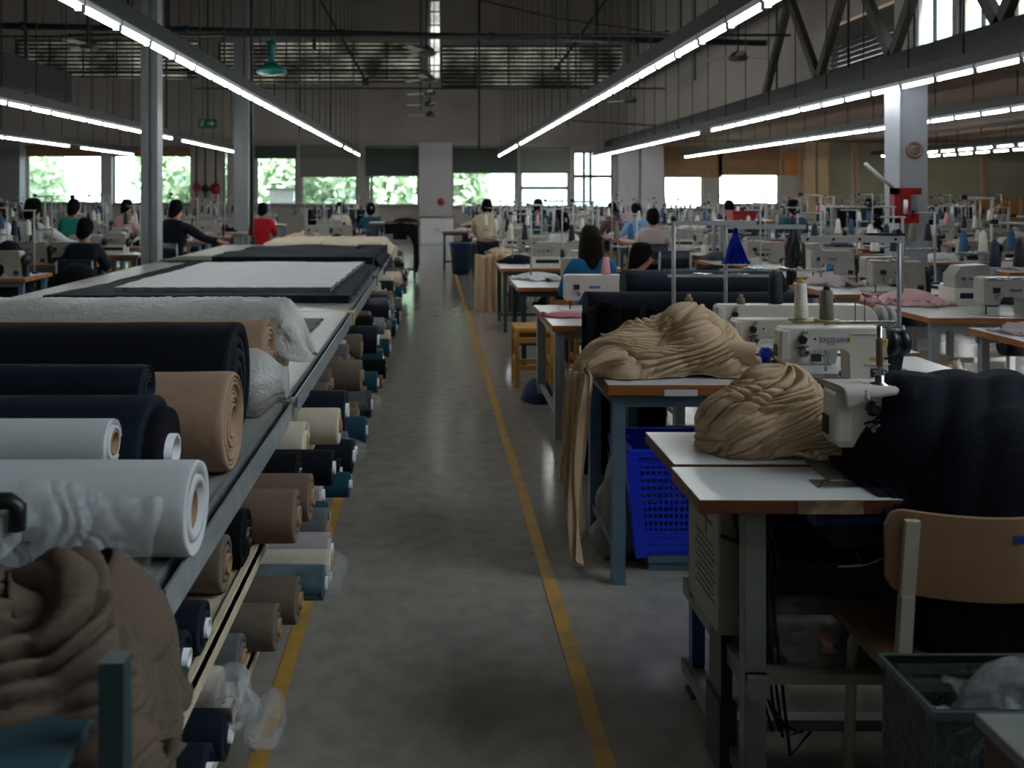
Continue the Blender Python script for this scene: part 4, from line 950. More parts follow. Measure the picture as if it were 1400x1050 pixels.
def far_machine(nm='sewing_machine', m=MACHF, L=.43):
    b = MB(); b.prism(machine_outline(L, .25), 0, .11, m); b.box(-.03, L + .02, -.04, .15, .0005, .004, m)
    b.lathe([(.02, 0), (.056, .01), (.056, .06), (.0, .07)], BLACKPL, 14, 'X', (L, .05, .16)); b.box(L + .01, L + .05, .02, .08, 0, .13, BLACKPL)
    b.tube([(.04, .04, .07), (.04, .04, .0)], .005, IRON, 6); b.lathe([(.016, -.03), (.016, 0)], STEEL, 10, 'Y', (.09, 0, .12)); b.box(.06, .1, -.015, 0, .15, .185, BLACKPL)
    b.box(.17, .25, -.002, 0, .155, .175, mat('faded_label', (84, 96, 124), .5)); b.box(L - .07, L - .02, -.002, 0, .02, .06, DNAVYPL)
    return b.mesh(nm)
def far_overlock(nm='overlock_machine'):
    b = MB(); b.box(-.02, .30, 0, .2, 0, .12, MACH); b.prism([(.0, .12), (.30, .12), (.30, .26), (.24, .29), (.05, .28), (0, .22)], .03, .17, MACHG)
    b.lathe([(.02, 0), (.06, .01), (.06, .05), (0, .06)], BLACKPL, 14, 'X', (.30, .1, .15))
    for k in range(4): b.lathe([(.012, -.025), (.014, 0)], STEEL, 8, 'Y', (.06 + k * .05, .03, .19))
    b.box(.02, .28, -.003, 0, .05, .09, DNAVYPL)
    return b.mesh(nm)
def far_stand(nm='thread_stand'):
    b = MB(); b.tube([(0, 0, 0), (0, 0, .74)], .009, POLE, 8); b.tube([(-.2, 0, .735), (.02, 0, .735)], .008, POLE, 8); b.tube([(-.25, .0, .36), (.03, 0, .36)], .008, POLE, 8)
    for x in (-.2, -.06): b.lathe([(.0, .0), (.055, .0), (.055, .008), (0, .01)], STEEL, 14, 'Z', (x, 0, .366))
    b.box(-.22, -.18, -.01, .01, .73, .76, BLACKPL); b.box(-.03, .03, -.03, .03, 0, .02, IRON)
    return b.mesh(nm)
def cone_mesh(m, nm='thread_cone', h=.14, r0=.032, r1=.02):
    b = MB(); b.lathe([(r0 * .8, 0), (r0, .004), (r0, .012), (r1, h), (r1 * .6, h + .003), (r1 * .5, h + .016), (0, h + .017)], m, 16); return b.mesh(nm)
def cone(lab, loc, m, h=.14, r0=.032, r1=.02, tip=CARD, group=None):
    o = thing('thread_cone', lab, 'thread cone', loc, 0, group)
    b = MB(); b.lathe([(r0 * .8, 0), (r0, .004), (r0, .012), (r1, h), (r1 * .6, h + .002)], m, 24); b.build('thread', o)
    b = MB(); b.lathe([(r1 * .62, h), (r1 * .5, h + .018), (0, h + .02)], tip, 14); b.build('tip', o)
    return o
def stool(lab, loc, m=WOODY, h=.47, w=.3, rz=0, group=None, name='wooden_stool'):
    o = thing(name, lab, 'stool', loc, rz, group); w /= 2
    b = MB(); b.box(-w, w, -w, w, h - .03, h, m); b.build('seat', o, bevel=.004)
    for sx in (-1, 1):
        for sy in (-1, 1): b = MB(); b.box(sx * (w - .02) - .018, sx * (w - .02) + .018, sy * (w - .02) - .018, sy * (w - .02) + .018, 0, h - .03, m); b.build('leg', o)
    for z in (.14, .36):
        for sy in (-1, 1): b = MB(); b.box(-w + .03, w - .03, sy * (w - .02) - .01, sy * (w - .02) + .01, z, z + .04, m); b.build('stretcher', o)
    for z in (.18, .36):
        for sx in (-1, 1): b = MB(); b.box(sx * (w - .02) - .01, sx * (w - .02) + .01, -w + .03, w - .03, z, z + .04, m); b.build('stretcher', o)
    return o
def chair(lab, loc, rz=0, bm=DNAVYPL, fm=GREYP, group=None):
    o = thing('work_chair', lab, 'chair', loc, rz, group)
    b = MB(); b.box(-.2, .2, -.19, .19, .43, .47, bm); b.build('seat', o, bevel=.01)
    P = np.zeros((2, 9, 3)); b = MB()
    for i in range(8):
        x0, x1 = -.2 + .05 * i, -.15 + .05 * i; f = lambda x: -.2 - .03 * (1 - (x / .2) ** 2)
        b.add([(x0, f(x0), .64), (x1, f(x1), .64), (x1, f(x1), .86), (x0, f(x0), .86), (x0, f(x0) + .02, .64), (x1, f(x1) + .02, .64), (x1, f(x1) + .02, .86), (x0, f(x0) + .02, .86)], [(0, 1, 2, 3), (7, 6, 5, 4), (3, 2, 6, 7), (0, 4, 5, 1)], bm, True)
    b.build('backrest', o)
    for sx in (-1, 1):
        b = MB(); b.tube([(sx * .19, .18, 0), (sx * .19, .17, .43)], .012, fm, 8); b.build('leg', o)
        b = MB(); b.tube([(sx * .19, -.2, 0), (sx * .19, -.19, .45), (sx * .19, -.215, .84)], .012, fm, 8); b.build('leg', o)
    return o

# ---- people: one skinned surface for the body, clothes and hair as children
def skin_mesh(name, V, E, R, root, m, parent, sub=1, loc=None):
    me = bpy.data.meshes.new(name); me.from_pydata(V, E, []); me.update()
    o = bpy.data.objects.new(name, me); COL.objects.link(o); me.materials.append(m)
    k = o.modifiers.new('skin', 'SKIN'); k.use_smooth_shade = True
    sv = me.skin_vertices[0].data
    for i, r in enumerate(R): sv[i].radius = r if isinstance(r, tuple) else (r, r); sv[i].use_root = i == root
    s = o.modifiers.new('sub', 'SUBSURF'); s.levels = sub; s.render_levels = sub
    dg = bpy.context.evaluated_depsgraph_get(); me2 = bpy.data.meshes.new_from_object(o.evaluated_get(dg)); me2.name = name
    if not me2.materials: me2.materials.append(m)
    me2.polygons.foreach_set('use_smooth', [True] * len(me2.polygons))
    o.modifiers.clear(); o.data = me2
    if parent is not None: o.parent = parent
    return o
def person(lab, loc, rz=0, shirt=WHITEC, trousers=DGREYC, hair='short', hm=HAIR, lean=0.0, stand=False, arms='work', sleeve='short', turn=0.0, apron=False, scale=1.0, group=None):
    o = thing('person', lab, 'person', loc, rz, group); o.scale = (scale,) * 3
    hz = .88 if stand else .56
    ln = math.sin(lean); V = []; E = []; R = []
    def add(p, r, par=None):
        V.append(Vector(p)); R.append(r)
        if par is not None: E.append((par, len(V) - 1))
        return len(V) - 1
    def up(z, y=0, x=0): return (x, y + ln * z, hz + z * math.cos(lean))
    hip = add(up(0), (.15, .11)); wa = add(up(.2, .0), (.125, .09), hip); ch = add(up(.38, .0), (.155, .105), wa); nb = add(up(.52, .0), (.075, .06), ch)
    nk = add(up(.575, .012), .048, nb)
    ct, st = math.cos(turn), math.sin(turn); hc = Vector(up(.69, .03))
    def hd(x, y, z): return hc + Vector((x * ct - y * st, x * st + y * ct, z))
    jaw = add(hd(0, .015, -.06), (.055, .06), nk); hd1 = add(hd(0, 0, .0), (.078, .088), jaw); hd2 = add(hd(0, -.01, .065), (.066, .078), hd1)
    add(hd(0, .098, -.02), .012, jaw)
    for s in (-1, 1): add(hd(s * .085, -.005, -.015), .014, hd1)
    wr = {}
    for s in (-1, 1):
        sh = add(up(.47, 0, s * .16), .058, ch)
        if arms == 'work': el = (s * .23, .12 + ln * .3, hz + .2); w = (s * .13, .36 + ln * .3, hz + .28)
        elif arms == 'out' and s == 1: el = (.40, .06, hz + .30); w = (.62, .10, hz + .26)
        elif arms == 'out': el = (-.26, .14, hz + .26); w = (-.16, .36, hz + .30)
        else: el = (s * .22, .16 + ln * .5, hz + .22); w = (s * .14, .36 + ln * .5, hz + .06)
        a = Vector(V[sh]); el = Vector(el); w = Vector(w)
        e = add(el, .042, sh); f = add(el.lerp(w, .35), .040, e); wi = add(w, .027, f); d = (w - el).normalized()
        pm = add(w + d * .05, (.036, .018), wi); lat = Vector((1, 0, 0)) if abs(d.x) < .7 else Vector((0, 1, 0)); kn = d * .085
        for k, (t, ln_) in enumerate([(-.03, .06), (-.01, .075), (.01, .07), (.03, .055)]):
            p1 = add(w + kn + lat * t, .0095, pm); p2 = add(w + kn + lat * t * 1.15 + d * ln_ * .5 + Vector((0, 0, -.006)), .0085, p1); add(w + kn + lat * t * 1.2 + d * ln_ * .9 + Vector((0, 0, -.022)), .007, p2)
        t1 = add(w + d * .03 - lat * s * .04 + Vector((0, 0, -.006)), .011, wi); add(w + d * .075 - lat * s * .052 + Vector((0, 0, -.016)), .009, t1)
        wr[s] = (sh, e, f, wi)
    for s in (-1, 1):
        if stand: kn, an, toe = (s * .10, .02, .46), (s * .11, -.02, .08), (s * .12, .12, .035)
        else: kn, an, toe = (s * .12, .40, .54), (s * .13, .38, .08), (s * .14, .52, .035)
        th = add((s * .095, .02 if stand else .08, hz - .06 if stand else hz - .005), .085, hip); k = add(kn, .06, th); mid = add(Vector(kn).lerp(Vector(an), .35), .055, k); a = add(an, .038, mid); add(toe, .035, a)
        wr[s] += (th, k, mid, a)
    body = skin_mesh('body', V, E, R, hip, SKIN, o, 1)
    def garment(name, ids, extra, m, root):
        mp = {i: n for n, i in enumerate(ids)}; v = [V[i] for i in ids]; e = [(mp[a], mp[c]) for a, c in E if a in mp and c in mp]
        r = [tuple(x + extra + (.014 if i in (wr[-1][0], wr[1][0]) else 0) for x in (R[i] if isinstance(R[i], tuple) else (R[i], R[i]))) for i in ids]
        return skin_mesh(name, v, e, r, mp[root], m, o, 1)
    ids = [hip, wa, ch, nb]
    for s in (-1, 1): ids += [wr[s][0], wr[s][1]] + ([wr[s][2], wr[s][3]] if sleeve == 'long' else [])
    garment('shirt', ids, .018, shirt, wa)
    ids = [hip]
    for s in (-1, 1): ids += list(wr[s][4:8])
    garment('trousers', ids, .017, trousers, hip)
    for s in (-1, 1):
        b = MB(); b.lathe([(.0, -.008), (.008, 0), (.0, .008)], BLACKPL, 8, 'Y', tuple(hd(s * .03, .088, .015))); b.build('eye', body)
    # hair: cap over crown and back, face side left open
    b = MB(); n, k = 28, 14; P = np.zeros((k, n, 3))
    for j in range(k):
        for i in range(n):
            th = 2 * PI * i / n; back = .5 - .5 * math.sin(th); low = -.05 if hair != 'short' else -.035
            zmin = .055 - (.055 - low + .075) * back ** 1.2
            v = j / (k - 1); ph = (PI / 2) * (1 - v); z = zmin + (.142 - zmin) * math.sin(ph); rr_ = (math.cos(ph) ** .55 if j else 0)
            z = .142 - (.142 - zmin) * (1 - math.sin(ph)); wv = 1 + .03 * math.sin(th * 9 + j)
            P[j, i] = tuple(hd(math.cos(th) * .094 * rr_ * wv, math.sin(th) * .108 * rr_ * wv - .014, z))
    b.grid(P, hm, closed_u=True)
    if hair == 'long':
        Q = np.zeros((12, 15, 3))
        for j in range(12):
            for i in range(15):
                th = PI + PI * i / 14; t = j / 11; Q[j, i] = tuple(hd(math.cos(th) * (.10 + .012 * math.sin(t * 3)), math.sin(th) * (.112 - .03 * t) - .015, .04 - .31 * t + .01 * math.sin(i * 2)))
        b.grid(Q, hm); Q2 = Q.copy(); Q2[..., 1] -= .02; b.grid(Q2, hm)
    if hair == 'bun': b.lathe([(0, -.04), (.03, -.03), (.042, 0), (.03, .03), (0, .04)], hm, 14, 'Z', tuple(hd(0, -.06, .165)))
    if hair == 'tied': b.lathe([(0, -.04), (.025, -.03), (.035, 0), (.025, .03), (0, .04)], hm, 14, 'Z', tuple(hd(0, -.125, -.02))); 
    b.build('hair', o)
    if hair == 'tied':
        b = MB(); b.box(-.02, .02, -.005, .005, -.03, .03, STEEL); q = b.build('hair_clip', o); q.location = hd(.02, -.135, .03)
    if apron:
        b = MB()
        for s in (-1, 1): b.tube([up(.5, -.118, s * .09), up(.3, -.128, s * .06), up(.1, -.12, -s * .02)], .012, NAVY, 6)
        b.build('apron_strap', o)
    return o
def heap_mesh(name, m, rx=.22, ry=.16, rz=.11, n=30, ex=1.35, seed=0, amp=.03):
    P = dome((0, 0, 0), (rx, ry, rz), n, n - 6); P = cloth(P, ex, ex, [ell_sdf((0, 0, -.01), (rx * .75, ry * .75, rz * .7)), lambda p: p[..., 2] + .003], 22, 5, rim(n, n - 6), amp=amp, nfreq=14, seed=seed)
    b = MB(); b.grid(P, m); return b.mesh(name)
def inst(name, me, lab, cat, loc, rz=0, group=None, scale=None, parent=None):
    o = bpy.data.objects.new(name, me); COL.objects.link(o); o.location = loc; o.rotation_euler = (0, 0, rz)
    if scale: o.scale = scale
    return tag(o, lab, cat, group)
# ================================================================== NEAR RIGHT: tables, machines, cloth
HT = .80
# nearest table: two boards, machine on the front one
t1 = thing('sewing_table', 'nearest sewing table, two white boards with brown front edge', 'table', (.655, 2.15, 0))
b = MB(); b.box(0, 1.35, 0, .262, HT - .035, HT, EDGED, top=LAM); b.build('tabletop', t1, bevel=.002)
b = MB(); b.box(.012, 1.35, .272, .60, HT - .03, HT + .004, EDGED, top=LAM); b.build('rear_board', t1, bevel=.002)
b = MB(); b.box(.24, .40, -.0025, 0, HT - .034, HT - .004, mat('old_tape', (150, 128, 98), .6, rgb2=(90, 76, 60), vscale=18)); b.build('edge_label', t1)
for (x, y0, y1, w, m, z0) in [(.155, .05, .09, .055, GREYD, 0), (1.2, .05, .09, .055, GREYD, 0), (.165, .55, .59, .04, BLUEP, .10), (1.2, .55, .59, .04, BLUEP, .10)]:
    b = MB(); b.box(x - w / 2, x + w / 2, y0, y1, z0, HT - .035, m); l = b.build('leg', t1, bevel=.003)
    if z0: b = MB(); b.box(x - w * .46, x + w * .46, y0 + .003, y1 - .003, .01, z0 + .02, DARKP); b.box(x - w * .7, x + w * .7, y0 - .01, y1 + .01, 0, .012, DARKP); b.build('foot', l)
b = MB(); b.box(.13, .18, .02, .6, .30, .35, GREYD); b.box(.13, 1.22, .04, .07, .325, .35, CREAMD); b.box(.13, 1.22, .5, .53, .325, .35, CREAMD); b.box(.14, 1.21, .05, .52, .32, .33, CREAMD); b.build('lower_tray', t1)
b = MB(); b.box(.13, .18, -.3, .62, .05, .09, GREYD); b.box(1.17, 1.22, -.1, .62, .05, .09, GREYD); b.box(.13, 1.22, .3, .34, .05, .08, GREYP); b.build('floor_rail', t1)
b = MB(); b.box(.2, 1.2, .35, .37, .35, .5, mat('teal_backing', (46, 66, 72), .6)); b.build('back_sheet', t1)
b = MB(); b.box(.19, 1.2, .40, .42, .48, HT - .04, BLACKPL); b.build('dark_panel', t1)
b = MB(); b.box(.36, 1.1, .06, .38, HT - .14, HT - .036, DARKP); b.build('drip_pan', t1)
o = thing('motor_control_box', 'cream control box with printed side and loose cables under the nearest table', 'control box', (.75, 2.30, .36))
b = MB(); b.box(0, .06, 0, .27, .03, .385, CREAMD); b.build('case', o, bevel=.006)
b = MB()
for k in range(9): b.box(-.0015, 0, .03 + .008 * (k % 3), .2 - .02 * (k % 2), .10 + .018 * k, .104 + .018 * k, DARKP)
b.box(-.0015, 0, .1, .106, .26, .34, DARKP); b.box(-.0015, 0, .05, .18, .30, .306, DARKP); b.lathe([(.02, 0), (.02, .002)], DARKP, 14, 'X', (-.0015, .12, .33)); b.build('printed_panel', o)
b = MB(); b.box(.02, .05, .04, .14, -.16, .03, BLACKPL); b.box(.01, .055, .02, .14, -.35, -.16, DARKP); b.build('motor', o)
b = MB(); rg = random.Random(2)
for k in range(6):
    x = .03 + .02 * k; b.tube([(x * .8, -.012, .40), (x + rg.uniform(-.02, .03), -.02, .25), (x * .9 + .02, -.022, .1), (x + .05, -.02, -.02 - .05 * k), (x + .10, -.03, -.2)], .004, BLACKPL, 6)
b.tube([(.0, -.015, .30), (.06, -.025, .28), (.08, -.02, .2)], .006, BLACKPL, 6); b.build('cable', o)
o = thing('hanging_tray', 'blue plastic tray hung under the nearest tabletop', 'tray', (1.0, 2.165, HT - .036))
b = MB(); b.box(-.06, .24, 0, .04, -.035, 0, mat('navy_plastic', (20, 30, 88), .4)); b.build('tray_shell', o, bevel=.004)
b = MB(); b.box(-.02, .10, -.008, 0, -.022, -.012, mat('navy_plastic_b', (20, 30, 88), .4)); b.build('handle', o)
b = MB(); b.tube([(1.02, 2.2, .765), (1.03, 2.18, .70), (1.06, 2.17, .635)], .003, IRON, 6); b.tube([(1.0, 2.165, .632), (1.07, 2.165, .634), (1.2, 2.14, .70), (1.3, 2.15, .76)], .004, STEEL, 6); tag(b.build('knee_lifter'), 'thin bent steel knee lever hanging under the nearest table', 'lever')
m1 = sewing_machine('cream sewing machine half buried under the navy cloth on the nearest table', (1.070, 2.32, HT), s=1.11, brand=None)
o = thing('needle_plate', 'shiny steel slide plate set into the nearest tabletop', 'plate', (.985, 2.235, HT + .0005)); b = MB(); b.box(0, .12, 0, .06, 0, .003, STEEL); b.build('plate', o); b = MB(); b.tube([(.0, .0, .004), (.02, .025, .004), (.03, .05, .004)], .002, IRON, 5); b.build('groove', o)
# threading top: bobbin winder and post on the near machine
b = MB(); b.tube([(0, 0, 0), (0, 0, .03), (.0, 0, .16)], .007, STEEL, 10); b.lathe([(.03, 0), (.03, .006), (.012, .012), (.012, .03)], STEEL, 16); b.lathe([(.006, .05), (.009, .06), (.009, .12), (.005, .14)], mat('bobbin_brown', (120, 96, 76), .5), 12); o = inst('spool_pin', b.mesh('spool_pin'), 'short spool pin with brown bobbin on top of the nearest machine', 'spool pin', (1.195, 2.345, HT + .236))
o = tag(cloth_obj('white_rag', cloth(sheet(1.08, 1.22, 2.3, 2.42, HT + .25, 26, 22), 1.3, 1.3, [box_sdf(1.05, 1.53, 2.30, 2.415, .8, HT + .236)], 25, 5, amp=.012, nfreq=30, seed=4), mat('rag', (196, 186, 180), .85), thick=.002), 'crumpled whitish rag lying on top of the nearest machine', 'rag')
# navy cloth thrown over the machine, down to the chair
mc = box_sdf(1.20, 1.62, 2.28, 2.44, .8, HT + .255, .03)
tb1 = box_sdf(.655, 2.0, 2.15, 2.75, .6, HT + .004)
P = np.zeros((100, 100, 3))
for j in range(100):
    for i in range(100):
        u = i / 99; v = j / 99; x = 1.125 + .85 * u; e = min(1, .10 + u * 2.6) ** .5; zt = .80 + .30 * e
        if v < .45: t = v / .45; y, z = 1.99 + .05 * t, .22 + (zt - .22) * t
        else: t = (v - .45) / .55; y, z = 2.04 + .62 * t, zt - max(0, t - .55) * .5
        P[j, i] = (x - .035 * (1 - u) * (v < .5), y, z)
nav = smin([ell_sdf((1.48, 2.33, .83), (.37, .19, .215)), ell_sdf((1.46, 2.14, .62), (.30, .09, .40))], .03)
PN = cloth(P, 1.02, 1.0, [tb1, mc, nav], 50, 6, None, amp=.012, nfreq=4, seed=12, bend=.05)
uv = np.stack(np.meshgrid(np.linspace(0, .9, 100), np.linspace(0, 1.3, 100)), -1)
PN = crumple(PN, uv, [(.16, .016, .25, .5, .9), (.07, .006, .9, .6, .9)], 14, out=(1.48, 2.33, .7))
tag(cloth_obj('navy_cloth_heap', PN, NAVY, thick=.005, sub=1), 'big dark navy cloth thrown over the nearest machine and hanging toward the chair', 'cloth')
# wooden chair
ch = thing('wooden_chair', 'plywood backed chair with cream tube legs in front of the nearest table', 'chair', (1.28, 2.02, 0))
zb, zt = .645, .835
bk = MB(); xsx = np.linspace(-.245, .245, 41)
def zr(x):
    t = abs(x); top = zt - .012 * math.cos(PI * x / .49); bot = zb - .012 * math.cos(PI * x / .49)
    if t > .205: q = (t - .205) / .04; top -= .04 * (1 - math.sqrt(max(0, 1 - q * q))); bot += .03 * (1 - math.sqrt(max(0, 1 - q * q)))
    return bot, top
vs = []; fs = []
for x in xsx:
    lo_, hi_ = zr(x); y = -.012 - .04 * (1 - (x / .245) ** 2)
    vs += [(x, y - .006, lo_), (x, y - .006, hi_), (x, y + .006, hi_), (x, y + .006, lo_)]
for i in range(40):
    for k in range(4): fs.append((4 * i + k, 4 * i + (k + 1) % 4, 4 * i + 4 + (k + 1) % 4, 4 * i + 4 + k))
fs += [(0, 1, 2, 3), (160, 163, 162, 161)]
bk.add(vs, fs, WOOD); br = bk.build('backrest', ch, bevel=.002)
b = MB(); b.box(.02, .046, -.0605, -.0585, .768, .786, LBLUE); b.build('blue_sticker', br)
b = MB(); b.box(-.22, .22, .02, .36, .43, .455, WOOD); b.build('seat', ch, bevel=.006)
for s in (-1, 1):
    b = MB(); b.bar((s * .20, -.045, .815), (s * .205, -.03, .64), .032, .014, CREAMP); b.bar((s * .205, -.03, .64), (s * .225, .0, .0), .03, .02, CREAMP); b.build('leg', ch)
    b = MB(); b.tube([(s * .19, .2, .43), (s * .195, .22, .43), (s * .20, .235, .40), (s * .205, .25, 0)], .013, CREAMP, 10); b.build('leg', ch)
b = MB(); b.bar((-.19, .0, .42), (.19, .0, .42), .02, .02, CREAMP); b.bar((-.19, .0, .42), (-.19, .24, .42), .02, .02, CREAMP); b.bar((.19, .0, .42), (.19, .24, .42), .02, .02, CREAMP); b.build('seat_frame', ch)
# smoky tub with plastic, lower right corner
o = thing('plastic_tub', 'smoky grey plastic tub filled with cloth in the near right corner', 'tub', (.907, 1.58, 0))
b = MB()
for q in [(0, .7, 0, .004), (0, .7, .186, .19), (0, .004, .004, .186), (.696, .7, .004, .186)]: b.box(*q, .2, .62, BINF)
b.box(0, .7, 0, .19, .196, .2, BINF); b.build('wall', o)
b = MB(); rm = mat('smoky_rim', (66, 78, 78), .35)
for q in [(-.006, .706, -.006, .004), (-.006, .706, .186, .196), (-.006, .004, .004, .186), (.696, .706, .004, .186)]: b.box(*q, .606, .62, rm)
b.build('rim', o)
for sx in (.03, .67):
    for sy in (.03, .16): b = MB(); b.box(sx - .015, sx + .015, sy - .015, sy + .015, 0, .196, DARKP); b.build('leg', o)
P = dome((1.22, 1.672, .42), (.22, .075, .17), 44, 34); P = cloth(P, 1.2, 1.2, [ell_sdf((1.22, 1.672, .40), (.19, .06, .13))], 30, 5, rim(44, 34), amp=.03, nfreq=8, seed=41)
tag(cloth_obj('dark_cloth_bundle', P, NAVY2, thick=.004), 'dark navy cloth bundle inside the smoky tub', 'cloth')
P = dome((1.13, 1.675, .575), (.15, .07, .13), 44, 34); P = cloth(P, 1.4, 1.4, [ell_sdf((1.13, 1.675, .56), (.11, .05, .10))], 26, 5, rim(44, 34), amp=.04, nfreq=16, seed=43, g=-3)
tag(cloth_obj('plastic_bag', P, FILM, thick=.0008), 'shiny clear plastic bag bulging out of the smoky tub', 'plastic bag')
P = dome((1.02, 2.40, .352), (.20, .13, .14), 44, 34); P = cloth(P, 1.35, 1.35, [ell_sdf((1.02, 2.40, .34), (.16, .10, .10))], 26, 5, rim(44, 34), amp=.03, nfreq=16, seed=44, g=-4)
tag(cloth_obj('plastic_bag', P, FILM, thick=.0008), 'clear plastic bag of thread on the tray under the nearest table', 'plastic bag')
for i, (x, y, m, nm) in enumerate([(.90, 2.34, THREADB, 'dark'), (.98, 2.36, mat('brown_thread', (120, 80, 52), .7), 'brown'), (1.04, 2.31, mat('salmon_thread', (200, 130, 110), .7), 'salmon'), (1.12, 2.36, THREADB, 'black')]):
    o = thing('bobbin', '%s bobbin lying on the tray under the nearest table' % nm, 'bobbin', (x, y, .351)); b = MB(); b.lathe([(.022, 0), (.022, .004), (.014, .006), (.014, .026), (.022, .028), (.022, .032)], m, 16); b.build('thread', o)
o = thing('grey_box', 'pale grey lidded box in front of the smoky tub at the bottom right corner', 'box', (.868, 1.285, 0))
b = MB(); b.box(.01, .29, .01, .11, 0, .70, mat('dark_wood_box', (70, 58, 48), .6)); b.build('body', o); b = MB(); b.box(0, .3, 0, .12, .70, .72, GREYD); b.build('lid', o, bevel=.003)
# tan heap on the nearest table
CR = [(.055, .030, .15, .5, .5), (.028, .017, -.35, .8, .5), (.034, .016, .8, .8, .55), (.012, .004, .2, .9, .7)]
P = mound((1.0, 2.575, HT + .004), (.22, .13, .20), [((.90, 2.57, HT + .06), (.105, .10, .095)), ((1.02, 2.585, HT + .07), (.135, .10, .125)), ((1.03, 2.59, HT + .13), (.07, .07, .075)), ((1.14, 2.56, HT + .04), (.085, .09, .085))], 300, 130, CR, seed=5, base=HT + .004, twist=.12, ecc=(.03, 0))
tag(gobj('tan_cloth_heap', P, TAN), 'crumpled tan cloth heap on the nearest table, left of the half buried machine', 'cloth')

# second table with blue frame
t3 = sew_table('sewing_table', 'sewing table with blue-grey frame and brown edge, carrying the large tan heap', .69, 2.235, 3.45, 4.05, HT, thick=.045, legw=.05)
b = MB(); b.box(-.55, -.42, -.001, 0, HT - .045, HT - .02, WHITEP); b.box(-.2, -.1, -.001, 0, HT - .03, HT - .01, WHITEP); b.build('worn_tape', t3)
mA = sewing_machine('cream sewing machine with blue brand label and dark hand wheel, sharpest in the picture', (PX(1071, 3.5), 3.52, HT), brand='EXCELSAN')
mB = sewing_machine('cream sewing machine right behind the blue-labelled one, head toward the tan heap', (PX(1005, 3.86), 3.86, HT), s=.93, m=MACH, wheel=MACHG)
cone('tall white thread cone standing above the labelled machine', (PX(1095, 3.72), 3.72, 1.022), THREADW, .147, .030, .022, YELL)
cone('grey thread cone in clear wrap beside the tall white cone', (PX(1130, 3.72), 3.72, 1.016), THREADG, .125, .029, .024, IRON)
st = thing('thread_stand', 'thread stand with two round plates and a long white arm beside the labelled machine', 'thread stand', (PX(1229, 3.70), 3.70, HT))
b = MB(); b.tube([(0, 0, 0), (0, 0, .575)], .009, POLE, 10); b.build('pole', st); b = MB(); b.box(-.028, .028, -.028, .028, 0, .012, IRON); b.build('base', st)
b = MB(); b.box(-.41, .02, -.01, .01, .545, .572, POLE); b.build('cross_arm', st); b = MB(); b.box(-.14, .02, -.012, .012, .574, .585, BLACKPL); b.lathe([(.012, 0), (.012, .02), (0, .022)], BLACKPL, 10, 'Z', (0, 0, .58)); b.build('thread_guide', st)
b = MB()
for x in (-.39, -.28, -.17, -.02): b.lathe([(.006, -.013), (.006, -.009)], IRON, 10, 'Y', (x, 0, .559))
b.build('screw', st)
for x in (PX(1095, 3.72) - PX(1229, 3.7), PX(1130, 3.72) - PX(1229, 3.7)):
    b = MB(); b.lathe([(.05, 0), (.052, .006), (.0, .007)], mat('plate_yellow', (186, 164, 112), .5), 24, 'Z', (x, .02, .212)); b.build('plate', st)
b = MB(); b.bar((-.44, .02, .206), (0, .02, .206), .016, .01, STEEL); b.tube([(-.30, .02, 0), (-.30, .02, .205)], .007, STEEL, 8); b.build('tray_bar', st)
b = MB(); b.tube([(-.17, .03, .20), (-.17, .03, .31)], .002, IRON, 5); b.tube([(-.13, .03, .20), (-.13, .03, .31)], .002, IRON, 5); b.build('tension_wire', st)
b = MB(); b.tube([(0, -.03, .13), (0, -.03, .20)], [.015, .007], POLE, 10); b.lathe([(.0, -.02), (.014, -.012), (.016, 0), (.012, .01), (0, .014)], mat('knob_beige', (176, 170, 150), .4), 14, 'Z', (0, -.035, .125)); b.build('knee_knob', st)
# scraps, tools on second table
for i, (x, y, m, r, nm) in enumerate([(1047, 3.95, BLUEPL, .028, 'blue ball-shaped'), (1062, 3.95, YELL, .026, 'yellow')]):
    o = thing('thread_spool', '%s spool lying behind the labelled machine near the tan heap' % nm, 'spool', (PX(x, y), y, HT + r + .004)); b = MB(); b.lathe([(r * .4, -r), (r, -r * .5), (r, r * .5), (r * .4, r)], m, 20, 'X'); b.build('thread', o)
o = thing('bobbin_tray', 'round metal dish at the end of the second table', 'dish', (1.98, 3.60, HT)); b = MB(); b.lathe([(.07, 0), (.085, .004), (.082, .012), (.0, .008)], mat('dish', (176, 172, 160), .4), 24); b.build('dish', o)
b = MB(); b.box(0, .04, 0, .02, 0, .012, mat('red_rubber', (130, 60, 54), .6)); o = inst('eraser', b.mesh('eraser'), 'small red block on the white top beside the labelled machine', 'block', (PX(1150, 3.62), 3.62, HT + .004))
o = thing('machine_motor', 'dark navy motor with printed letter under the front of the second table', 'motor', (PX(1130, 3.40), 3.47, PZ(566, 3.4)))
b = MB(); b.lathe([(.0, -.1), (.055, -.09), (.07, -.05), (.07, .08), (0, .1)], DNAVYPL, 28, 'Y'); b.build('housing', o); text(o, 'H', .03, (0, -.102, .01), mat('motor_print', (90, 110, 190), .5))
b = MB(); b.box(-.02, .02, -.02, .02, .05, .12, DARKP); b.build('bracket', o)
